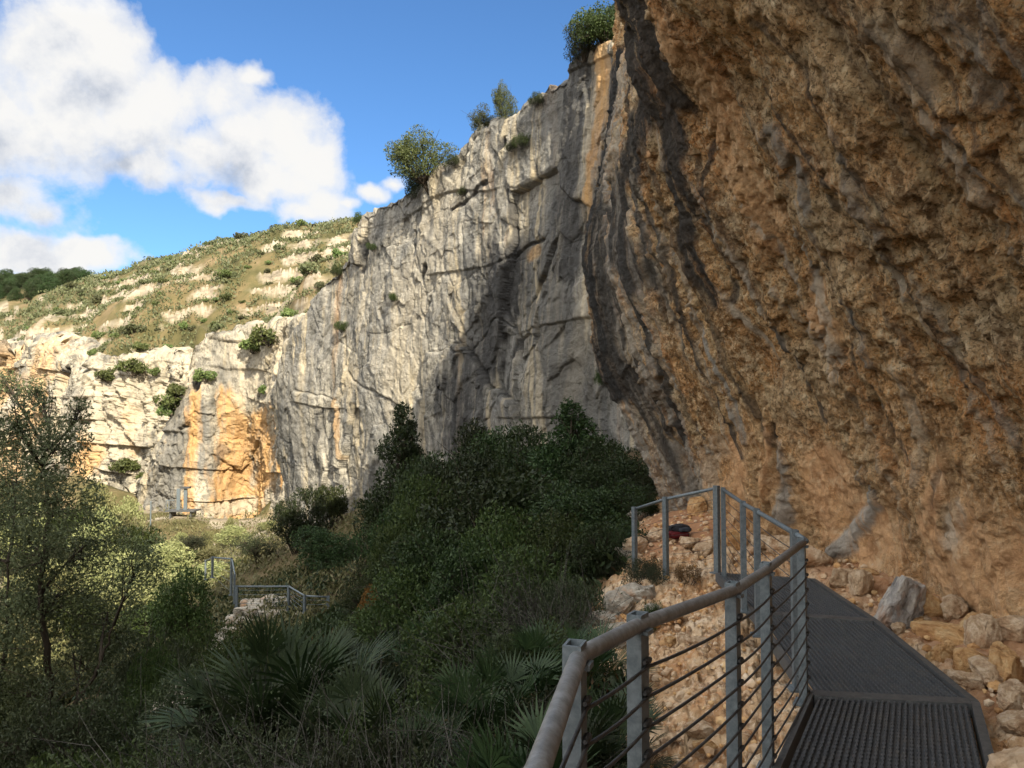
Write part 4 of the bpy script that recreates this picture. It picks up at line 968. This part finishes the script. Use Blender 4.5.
def twig_proto(key, seed, n=70, H=1.1):
    r_ = np.random.default_rng(seed); root = empty('twiggy_shrub', (0, 0, 0), None, None); b = MB()
    tips = []
    for k in range(n):
        a = r_.uniform(0, 6.28); el = r_.uniform(.3, 1.45); l = H * r_.uniform(.5, 1.1)
        d = np.array([math.cos(a)*math.cos(el), math.sin(a)*math.cos(el), math.sin(el)])
        p = [np.zeros(3)]
        for q in range(5): p.append(p[-1] + (d + r_.normal(size=3) * .3) * l / 5)
        b.tube(p, np.linspace(.008, .0025, 6), 4, cap=False)
        for q in range(5):
            s_ = p[2 + q % 4]; d2 = d + r_.normal(size=3) * .7
            e = s_ + d2 * l * .3; b.tube([s_, (s_ + e) / 2 + r_.normal(size=3) * .02, e], [.004, .003, .0015], 3, cap=False); tips += [e, (s_ + e) / 2]
    b.build('stem', M['twig'], root)
    T = np.array(tips); T = np.repeat(T, 5, 0) + r_.normal(size=(len(T) * 5, 3)) * .06
    bl = MB(); leaves(bl, T, T * 0, .035, .35, r_=r_); bl.build('foliage', M['olive_leaf'], root)
    PROTO[key] = root; root['h'] = H; root['w'] = 1.4 * H
for k in range(3): twig_proto(('twig', k), 320 + k)

def lp_(px, py, d): return P(px, py, d)[:2]
# --- the trees and dark shrubs of the shaded slope: (kind, px, top y, d, width in px)
def by_top(kind, px, top, d, wpx, label, cat, group=None, **k):
    q = P(px, top, d); z = gz(q[0], q[1]); h = max(.4, q[2] - z)
    return place(kind, q[0], q[1], h, label, cat, group, w=wpx * d / F, z=z, **k)
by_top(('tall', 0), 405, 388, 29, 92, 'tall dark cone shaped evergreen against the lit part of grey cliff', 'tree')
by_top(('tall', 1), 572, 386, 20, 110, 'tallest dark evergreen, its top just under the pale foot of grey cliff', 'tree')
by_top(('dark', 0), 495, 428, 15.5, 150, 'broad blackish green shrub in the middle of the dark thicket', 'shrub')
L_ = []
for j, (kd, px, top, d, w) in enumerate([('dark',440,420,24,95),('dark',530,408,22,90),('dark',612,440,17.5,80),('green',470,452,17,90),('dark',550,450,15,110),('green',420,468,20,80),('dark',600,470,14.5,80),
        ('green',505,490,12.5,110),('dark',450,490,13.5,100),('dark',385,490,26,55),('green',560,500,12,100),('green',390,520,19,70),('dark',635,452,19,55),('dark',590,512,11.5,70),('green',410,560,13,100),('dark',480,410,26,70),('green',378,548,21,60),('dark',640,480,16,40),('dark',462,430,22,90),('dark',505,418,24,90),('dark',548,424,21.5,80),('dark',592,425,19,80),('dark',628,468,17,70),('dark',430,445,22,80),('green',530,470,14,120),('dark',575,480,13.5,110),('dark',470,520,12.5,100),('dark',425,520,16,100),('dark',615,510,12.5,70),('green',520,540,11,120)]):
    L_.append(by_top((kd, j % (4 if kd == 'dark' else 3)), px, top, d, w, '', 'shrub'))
in_order(L_, '%s from the left of dark shrubs in the thicket below grey cliff', 'dark shrubs in the thicket')
L_ = []
for j, (kd, px, top, d, w) in enumerate([('green',385,585,15,90),('low',400,600,10.5,150),('green',470,590,9.5,120),('low',330,640,9,170),('fine',425,640,7.5,160),('low',520,600,8.5,120),('fine',560,590,8.2,120),('low',290,690,7,200),('low',380,690,5.6,230),('fine',250,620,15,120),
        ('low',470,700,5,180),('fine',210,600,19,80),('low',180,640,12,140),('fine',240,680,9,160),('low',200,720,7.5,200),('fine',130,700,9.5,200),('low',580,560,10,80),('green',372,575,19,60),('low',330,720,5,220),('low',610,540,11.5,55),('fine',60,740,8.5,200),('low',545,660,5.2,120),('dark',325,520,31,60),
        ('green',190,560,25,70),('low',150,600,17,110),('fine',100,660,13,120),('low',420,740,4.2,240),('fine',270,745,5.5,220)]):
    nn = dict(dark=4, green=3, low=3, fine=2)[kd]
    L_.append(by_top((kd, j % nn), px, top, d, w, '', 'shrub'))
in_order(L_, '%s from the left of low shrubs covering the shaded foreground slope', 'low shrubs of the shaded slope')
L_ = []
for j, (px, py, d, s) in enumerate([(288,668,9.5,1.7),(255,695,9,1.3),(400,700,6.6,.95),(355,690,8,1.1),(525,735,4.7,.85),(470,672,7,.85),(505,655,7.2,.85),(330,650,12,1.0),(575,700,5.2,.7),(540,640,8,.8),(430,615,11,.8),(585,650,7.2,.6),(610,690,5.5,.6)]):
    x, y = lp_(px, py, d); L_.append(place(('palm', j % 3), x, y, 1.2 * s, '', 'palm', z=gz(x, y) + .18))
in_order(L_, '%s from the left of spiky fan palms on the shaded slope', 'fan palms on the slope')
L_ = []
for j, (px, py, d, s) in enumerate([(470,745,4.6,.9),(380,720,5.4,1.0),(310,735,5.8,1.1),(420,690,6.2,1.0),(240,700,8,1.2),(555,680,5.6,.8),(500,625,9,1.1),(340,700,6.5,1.1),(180,740,7.5,1.2),(560,600,9.3,.9),(520,590,10.5,1.1),(445,745,4.2,.8)]):
    x, y = lp_(px, py, d); L_.append(place(('twig', j % 3), x, y, s, '', 'shrub'))
in_order(L_, '%s from the left of bare grey twiggy shrubs in the foreground', 'twiggy shrubs in the foreground')
by_top(('rust', 0), 426, 546, 17, 45, 'rusty brown dry shrub amid the dark thicket beside white rock', 'shrub')
by_top(('rust', 0), 372, 572, 18, 35, 'small rusty dry shrub left of the larger one', 'shrub')
by_top(('dry', 0), 688, 555, 10.2, 26, 'little dry shrub at the foot of the end railing middle post', 'shrub')
by_top(('low', 0), 645, 550, 10.5, 50, 'small grey green shrub at the left end of the end railing', 'shrub')
by_top(('fine', 0), 652, 596, 9.2, 24, 'tuft of green growing from the pale stone heap', 'shrub')

# --- the large tree at left, with its own limbs
def left_tree():
    r_ = np.random.default_rng(55); x0, y0 = lp_(28, 740, 13.2); z0 = gz(x0, y0)
    root = empty('olive_tree', (x0, y0, z0), 'large open olive tree at the left edge with leaning dark trunks', 'tree')
    o0 = np.array([x0, y0, z0])
    lob = [(38,392,20),(18,425,34),(62,440,28),(12,478,42),(58,500,42),(28,540,46),(92,540,38),(138,568,26),(62,590,46),(108,612,40),(18,622,46),(82,652,40),(28,690,36),(45,465,26),(-25,520,60),(-20,640,50),(5,385,18),(78,410,14)]
    L3 = [tuple(P(px, py, 13.2 + r_.normal() * .7) - o0) + (r * 13.2 / F,) for px, py, r in lob]
    b = MB(); bl = MB()
    tr = [[(0, 0, -.4), (.12, 0, .8), (.25, .1, 1.9), (.1, .1, 3.2), (.2, 0, 4.6), (.15, 0, 5.6)], [(-.3, .2, -.4), (.3, .2, .9), (.9, .3, 1.9), (1.2, .3, 2.7)], [(-.5, -.2, -.4), (-.5, -.2, 1.2), (-.3, -.1, 2.6), (-.35, -.1, 3.8)]]
    tp = []
    for p, r in zip(tr, (.085, .06, .065)):
        p = np.array(p); t_ = np.linspace(0, 1, len(p)); tt = np.linspace(0, 1, 24); q = hermite(t_, p, tt); q[1:-1] += r_.normal(size=(22, 3)) * .018
        b.tube(q, np.linspace(r, r * .22, 24), 8); tp += list(q[6:])
    tp = np.array(tp)
    for l in L3:
        e = np.array(l[:3]); d = np.linalg.norm(tp - e + np.array([0, 0, .5]), axis=1); a_ = tp[np.argmin(d)]
        m = (a_ + e) / 2 + np.array([0, 0, -.1]) + r_.normal(size=3) * .12; tt = np.linspace(0, 1, 8)[:, None]
        q = (1-tt)**2 * a_ + 2*tt*(1-tt) * m + tt**2 * e; b.tube(q, np.linspace(.03, .009, 8), 5, cap=False)
        for k in range(14):
            s_ = q[3 + k % 5]; e2 = e + r_.normal(size=3) * l[3] * .55
            b.tube([s_, (s_ + e2) / 2 + r_.normal(size=3) * .05, e2], [.011, .007, .003], 4, cap=False)
    b.build('trunk', M['bark'], root, True)
    w = np.array([l[3] ** 2.2 for l in L3]); k = r_.choice(len(L3), 64000, p=w / w.sum())
    d = r_.normal(size=(len(k), 3)); d /= np.linalg.norm(d, axis=1)[:, None]
    C = np.array([l[:3] for l in L3])[k] + d * (np.array([l[3] for l in L3])[k] * r_.random(len(k)) ** .45)[:, None]
    g = fbm(C * 2.1, 3, 71) + .35 * fbm(C * 5, 2, 72); C = C[g > -.09]
    leaves(bl, C, C * 0, .065, .36, r_=r_); bl.build('crown', M['tree_leaf'], root)
left_tree()
L_ = []
for j, (kd, px, top, d, w) in enumerate([('green',-5,610,15,110),('olive',60,655,11.5,110),('green',150,640,15,60)]):
    L_.append(by_top((kd, j % 3), px, top, d, w, '', 'shrub'))
in_order(L_, '%s from the left of dark bushes below the large olive tree', 'bushes below the olive tree')
# --- bushes and trees in the valley light
by_top(('dark', 1), 300, 476, 36, 58, 'round dark green tree with sunlit top below the end of grey cliff', 'tree')
by_top(('litg', 0), 331, 478, 38, 36, 'smaller bright topped bush right of the round dark tree', 'bush')
by_top(('olive', 0), 258, 528, 37, 46, 'twisted little olive with bare arching trunk above the path railing', 'tree')
L_ = []
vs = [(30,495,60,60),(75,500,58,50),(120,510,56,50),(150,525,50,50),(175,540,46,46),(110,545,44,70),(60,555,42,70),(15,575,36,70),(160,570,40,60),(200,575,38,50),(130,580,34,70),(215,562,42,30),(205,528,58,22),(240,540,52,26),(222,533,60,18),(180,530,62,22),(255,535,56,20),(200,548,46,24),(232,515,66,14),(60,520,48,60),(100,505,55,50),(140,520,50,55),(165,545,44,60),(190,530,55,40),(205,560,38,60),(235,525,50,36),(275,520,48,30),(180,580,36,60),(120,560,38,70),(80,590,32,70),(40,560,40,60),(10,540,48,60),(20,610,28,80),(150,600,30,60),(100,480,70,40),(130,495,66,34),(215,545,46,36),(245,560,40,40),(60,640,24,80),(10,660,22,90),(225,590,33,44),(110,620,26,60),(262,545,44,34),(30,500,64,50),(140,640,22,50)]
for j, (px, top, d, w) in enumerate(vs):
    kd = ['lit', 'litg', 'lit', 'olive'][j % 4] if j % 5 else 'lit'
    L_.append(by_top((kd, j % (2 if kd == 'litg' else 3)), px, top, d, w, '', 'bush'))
for j in range(0, len(L_), 1): pass
Ls = sorted(L_, key=lambda o: o.location.y)
in_order(Ls[:24], '%s from the left of the nearer sunlit bushes on the valley floor', 'nearer valley bushes')
in_order(Ls[24:], '%s from the left of farther sunlit bushes below the far cliffs', 'farther valley bushes')
# --- trees on the cliff edge
def on_sheet(V, px, py):
    f = V.reshape(-1, 3); x, y, d = project(f); k = np.argmin((x - px) ** 2 + (y - py) ** 2); return f[k]
def edge_tree(kind, px, base_py, h, w, label, cat, tilt=(0, 0), back=.6, dz=0):
    q = on_sheet(GV, px, base_py)
    return place(kind, q[0] + .3 * back, q[1] + back, h, label, cat, w=w, z=q[2] + dz, tilt=tilt, sink=.02)
edge_tree(('pine', 0), 428, 186, 3.3, 3.0, 'bushy tree leaning over the cliff edge, lower left of the two', 'tree', (.1, .3), .3, -.3)
edge_tree(('dark', 2), 415, 190, 1.5, 1.3, 'dark shrub under the leaning cliff edge tree', 'shrub', (0, 0), .1, -.4)
edge_tree(('pine', 1), 484, 136, 1.9, 1.35, 'sparse thin tree on the cliff edge between leaning tree and bushes', 'tree', (0, .1), .5, -.2)
edge_tree(('pine', 0), 504, 122, 2.4, .95, 'slender shoot with small crown beside the sparse cliff edge tree', 'tree', (0, .2), .6, -.3)
q = on_sheet(GV, 600, 46)
place(('green', 0), q[0] + .25, q[1] + .4, 2.0, 'round bush on the rim above the orange streak', 'bush', w=2.2, z=q[2] + .15)
place(('dark', 3), q[0] + .9, q[1] + .2, 1.5, 'darker bush touching the overhang above the orange streak', 'bush', w=1.7, z=q[2] + .2)
place(('green', 1), q[0] - .5, q[1] + .6, 1.5, 'small yellowish bush left of the rim bushes', 'bush', w=1.4, z=q[2] - .1)
L_ = []
for j, (px, py, h) in enumerate([(524,146,.7),(538,105,.6),(466,195,.5),(344,330,.7),(395,300,.5),(340,275,.8),(515,150,.5),(375,250,.5),(612,382,.8),(455,165,.6)]):
    q = on_sheet(GV, px, py); L_.append(place(('fine', j % 2), q[0] - .1, q[1] - .15, h, '', 'plant', w=h * 1.1, z=q[2], sink=.1))
in_order(L_, '%s from the left of small plants rooted in cracks of grey cliff', 'plants on the grey cliff')
L_ = []
for j, (px, py, h) in enumerate([(134,372,2.4),(155,374,1.2),(108,378,2.0),(168,400,2.2),(180,395,1.8),(160,408,1.6),(128,470,2.2),(142,350,1.6),(208,378,1.6),(150,480,1.8),(95,355,1.4),(270,340,2.4),(255,350,1.8),(265,392,1.0)]):
    VV = FV if px > 190 else HV
    if 155 < px < 190 and py > 385: VV = FV
    q = on_sheet(VV, px, py); L_.append(place(('hill', j % 3), q[0], q[1] - .5, h, '', 'shrub', w=h * 1.4, z=q[2], sink=.15))
in_order(L_, '%s from the left of green shrubs clinging to the far pale cliffs', 'shrubs on the far cliffs')

# --- hillside
zones = [(0, 'small dark green shrub dotting the upper slope of the sunny hillside', 'shrubs on the upper hillside'), (1, 'small grey green shrub on the middle ledges of the sunny hillside', 'shrubs on the hillside ledges'), (2, 'small shrub on the left flank of the sunny hillside', 'shrubs on the left hillside')]
cnt = 0
pts = []
for tries in range(9000):
    px = random.uniform(-20, 372); d = random.uniform(80, 160)
    x = (px - 512) / F * d
    pts.append((x, d, px))
pts = np.array(pts); zz, _, _, _, rk = ground_h(pts[:, :2], True)
X_, Y_, D_ = project(np.stack([pts[:, 0], pts[:, 1], zz], 1))
dens = fbm(np.stack([pts[:, 0] * .06, pts[:, 1] * .06, pts[:, 0] * 0], 1), 3, 91)
taken = []
for i in range(len(pts)):
    if cnt >= 270: break
    if zz[i] < 8 or rk[i] > .35 or Y_[i] > 356 or (dens[i] < .0): continue
    if any((pts[i, 0] - a) ** 2 + (pts[i, 1] - c) ** 2 < 2.4 for a, c in taken): continue
    taken.append((pts[i, 0], pts[i, 1])); h = random.choice([.6, .7, .8, 1.0, 1.3, 1.7]); zid = 2 if X_[i] < 130 else (0 if Y_[i] < 270 else 1)
    kd = 'hill' if random.random() < .6 else 'hillo'
    place((kd, random.randrange(3 if kd == 'hill' else 2)), pts[i, 0], pts[i, 1], h, zones[zid][1], 'shrub', zones[zid][2], w=h * random.uniform(1.2, 1.8), z=zz[i], sink=.08); cnt += 1
place(('green', 2), *lp_(358, 222, 112), 1.9, 'single dark bush on the skyline where hillside meets grey cliff', 'bush', w=1.8, z=P(358, 224, 112)[2])
L_ = []
for j in range(40):
    px = -30 + j * 2.9 + random.uniform(-2, 2); d = random.uniform(165, 205); x = (px - 512) / F * d
    L_.append(place(('dark', j % 4), x, d, random.uniform(3, 4.5), 'dark tree of the distant wood along the far left skyline', 'tree', 'trees of the far left skyline', w=random.uniform(3.5, 5.5), sink=.1))
# --- low ground cover
def cover(name, n, leafmat, size, region, label, cat, keep, seed, per=7, hgt=.25, asp=.4):
    r_ = np.random.default_rng(seed); pts = region(r_, n)
    z, rub, dirt, hill, rk = ground_h(pts, True)
    k = keep(pts, z, rub, dirt, hill, rk, r_); pts, z = pts[k], z[k]
    dist = np.hypot(pts[:, 0], pts[:, 1])
    C = np.repeat(np.concatenate([pts, z[:, None]], 1), per, 0); D = np.repeat(dist, per)
    C = C + r_.normal(size=C.shape) * np.array([.12, .12, 0]) * (1 + D[:, None] * .02); C[:, 2] += r_.random(len(C)) * hgt * (1 + D * .012)
    b = MB(); n_ = len(C)
    sz = size * (1 + D * .025)
    d = r_.normal(size=(n_, 3)); d[:, 2] = np.abs(d[:, 2]) + .6; d /= np.linalg.norm(d, axis=1)[:, None]
    w = np.cross(d, r_.normal(size=(n_, 3))); w /= np.linalg.norm(w, axis=1)[:, None]
    L = (sz * r_.uniform(.6, 1.4, n_))[:, None]
    V = np.stack([C - d * L * .5, C + w * L * asp * .5, C + d * L * .5, C - w * L * asp * .5], 1).reshape(-1, 3)
    b.add(V, np.arange(4 * n_).reshape(-1, 4)); tag(b.build(name, M[leafmat]), label, cat, kind='stuff')
def polar(a0, a1, r0, r1):
    def f(r_, n):
        a = np.radians(r_.uniform(a0, a1, n)); r = r0 * (r1 / r0) ** r_.random(n); return np.stack([np.sin(a) * r, np.cos(a) * r], 1)
    return f
nz2 = lambda p, s, f: fbm(np.stack([p[:, 0] * f, p[:, 1] * f, p[:, 0] * 0], 1), 3, s)
cover('undergrowth', 48000, 'under_leaf', .095, polar(-36, 8, 2.2, 34), 'low dark undergrowth covering the shaded slope between the shrubs', 'undergrowth', lambda p, z, rub, dirt, hill, rk, r_: (rub < .3) & (nz2(p, 5, .7) > -.15), 1)
cover('dry_grass', 3500, 'dry_leaf', .12, polar(-36, 8, 2.5, 30), 'dry brown grass and litter between shrubs on the shaded slope', 'grass', lambda p, z, rub, dirt, hill, rk, r_: (rub < .4) & (nz2(p, 15, .9) > .02), 2, per=5, asp=.12)
cover('valley_grass', 30000, 'lit_leaf', .10, polar(-64, -10, 24, 85), 'pale yellow green grass and herbs on the sunny valley floor', 'grass', lambda p, z, rub, dirt, hill, rk, r_: (nz2(p, 25, .18) > -.05) & (rk < .5), 3, per=5, hgt=.35, asp=.35)
cover('hillside_scrub', 44000, 'hill_olive', .10, polar(-52, -9, 72, 190), 'low grey green scrub covering the sunny hillside between ledges', 'scrub', lambda p, z, rub, dirt, hill, rk, r_: (z > 6) & (rk < .35) & (nz2(p, 35, .12) > -.16), 4, per=6, hgt=.2, asp=.5)

for k, o in list(PROTO.items()):
    if k not in used:
        for c in list(o.children): bpy.data.objects.remove(c)
        bpy.data.objects.remove(o)
for o in SC.objects:
    for k in ('h', 'w'):
        if k in o: del o[k]
    if o.parent is not None:
        for k in ('label', 'category', 'group'):
            if k in o: del o[k]

# ------------------------------------------------------------------ light and sky
EL, AZ = R(32), R(157)
SD = Vector((math.sin(AZ) * math.cos(EL), math.cos(AZ) * math.cos(EL), math.sin(EL)))
sl = bpy.data.lights.new('sun', 'SUN'); sl.energy = 3.7; sl.angle = R(.5); sl.color = (1, .885, .69)
so = bpy.data.objects.new('sun', sl); COL.objects.link(so); so.rotation_euler = SD.to_track_quat('Z', 'Y').to_euler()
W = bpy.data.worlds.new('World'); SC.world = W; W.use_nodes = True
t = NT.__new__(NT); t.t = W.node_tree; t.t.nodes.clear()
sky = t.n('ShaderNodeTexSky', sky_type='NISHITA', sun_disc=False, sun_elevation=EL, sun_rotation=AZ, altitude=100, air_density=1.0, dust_density=.4, ozone_density=4.0)
dirv = t.n('ShaderNodeTexCoord').outputs['Generated']
blobs = [(-30,110,120,.8),(35,60,80,.8),(95,45,62,.9),(60,120,100,.8),(130,120,75,.8),(170,100,60,.8),(215,95,50,.8),(240,140,60,.7),(285,140,55,.9),(312,165,45,1.),(300,190,40,.8),(215,160,60,.7),(262,182,50,.7),(318,205,42,.7),(130,165,55,.5),(200,150,50,.6),(20,150,70,.5),(250,75,22,.7),
         (10,197,50,.5),(45,205,25,.6),(20,255,80,.32),(90,252,50,.3),(-60,250,60,.4),(392,183,17,.7),(368,195,24,.6),(340,205,24,.5),(230,205,45,.3),(300,215,40,.35)]
def cloud_density(vec, blobs=blobs, det=9):
    warp = t.n('ShaderNodeVectorMath', {0: t.n('ShaderNodeTexNoise', {'Vector': vec, 'Scale': 9., 'Detail': 4., 'Roughness': .6}).outputs[1], 1: (.5, .5, .5)}, operation='SUBTRACT').outputs[0]
    v = t.n('ShaderNodeVectorMath', {0: vec, 1: t.n('ShaderNodeVectorMath', {0: warp, 'Scale': .07}, operation='SCALE').outputs[0]}, operation='ADD').outputs[0]
    acc = None
    for (px, py, r, asp) in blobs:
        q = P(px, py, 1.); q = q / np.linalg.norm(q)
        dv = t.n('ShaderNodeVectorMath', {0: v, 1: tuple(q)}, operation='SUBTRACT').outputs[0]
        dv = t.n('ShaderNodeVectorMath', {0: dv, 1: (1, 1, 1 / asp)}, operation='MULTIPLY').outputs[0]
        l = t.n('ShaderNodeVectorMath', {0: dv}, operation='LENGTH').outputs['Value']
        m = t.math('MULTIPLY_ADD', l, -F * .93 / (r * .86), 1.0)
        acc = m if acc is None else t.math('SMOOTH_MAX', acc, m, .25)
    n = t.noise(vec, 11., det, .6, .15)
    return t.math('ADD', acc, t.math('MULTIPLY_ADD', n, 2.1, -1.07))
dens = cloud_density(dirv)
up = t.n('ShaderNodeVectorMath', {0: dirv, 1: (.015, 0, .045)}, operation='ADD').outputs[0]
dens2 = cloud_density(up, [b for b in blobs if b[2] > 58], 5)
cov = t.noise(t.mapv(dirv, (1, 1, 1.6)), 2.6, 8, .6, .2)          # unseen broken cloud added over the rest of the sky as fill light
away = t.n('ShaderNodeVectorMath', {0: dirv, 1: tuple(P(300, 200, 1.) / np.linalg.norm(P(300, 200, 1.)))}, operation='DOT_PRODUCT').outputs['Value']
rest = t.math('MULTIPLY', t.math('MULTIPLY_ADD', cov, 5., -1.3), t.ramp(away, [(.45, 1), (.78, 0)]))
dens = t.math('MAXIMUM', dens, rest)
mask = t.ramp(dens, [(.0, 0), (.14, .25), (.34, .72), (.62, .98), (.8, 1)])
bil = t.math('SUBTRACT', t.noise(up, 14., 6, .6), t.noise(dirv, 14., 6, .6))
shade = t.math('ADD', t.math('MULTIPLY_ADD', dens2, .55, .05), t.math('MULTIPLY', bil, 2.2), clamp=True)
ccol = t.ramp(shade, [(.1, (1.0, .99, .97)), (.4, (.9, .91, .93)), (.7, (.74, .77, .83)), (1, (.56, .61, .7))])
skyc = t.mix(1., sky.outputs[0], (.66, .91, 1.1), 'MULTIPLY')
bgs = t.n('ShaderNodeBackground', {'Color': skyc, 'Strength': .055})
# cloud out of view is made brighter to fill the shaded rock
sund = t.n('ShaderNodeVectorMath', {0: dirv, 1: tuple(SD)}, operation='DOT_PRODUCT').outputs['Value']
cstr = t.n('ShaderNodeMapRange', {'Value': sund, 'From Min': -.55, 'From Max': -.12, 'To Min': .315, 'To Max': .85}).outputs[0]
bgc = t.n('ShaderNodeBackground', {'Color': ccol, 'Strength': cstr})
mx = t.n('ShaderNodeMixShader', {0: mask, 1: bgs.outputs[0], 2: bgc.outputs[0]})
ow = t.n('ShaderNodeOutputWorld'); t.t.links.new(mx.outputs[0], ow.inputs[0])

SC.view_settings.view_transform = 'Standard'; SC.view_settings.look = 'None'; SC.view_settings.gamma = 1; SC.view_settings.exposure = 1.6
SC.render.engine = 'CYCLES'
SC.cycles.use_denoising = True
SC.cycles.max_bounces = 6; SC.cycles.diffuse_bounces = 3; SC.cycles.transparent_max_bounces = 4; SC.cycles.sample_clamp_indirect = 8
SC.cycles.use_adaptive_sampling = True; SC.cycles.adaptive_threshold = .02
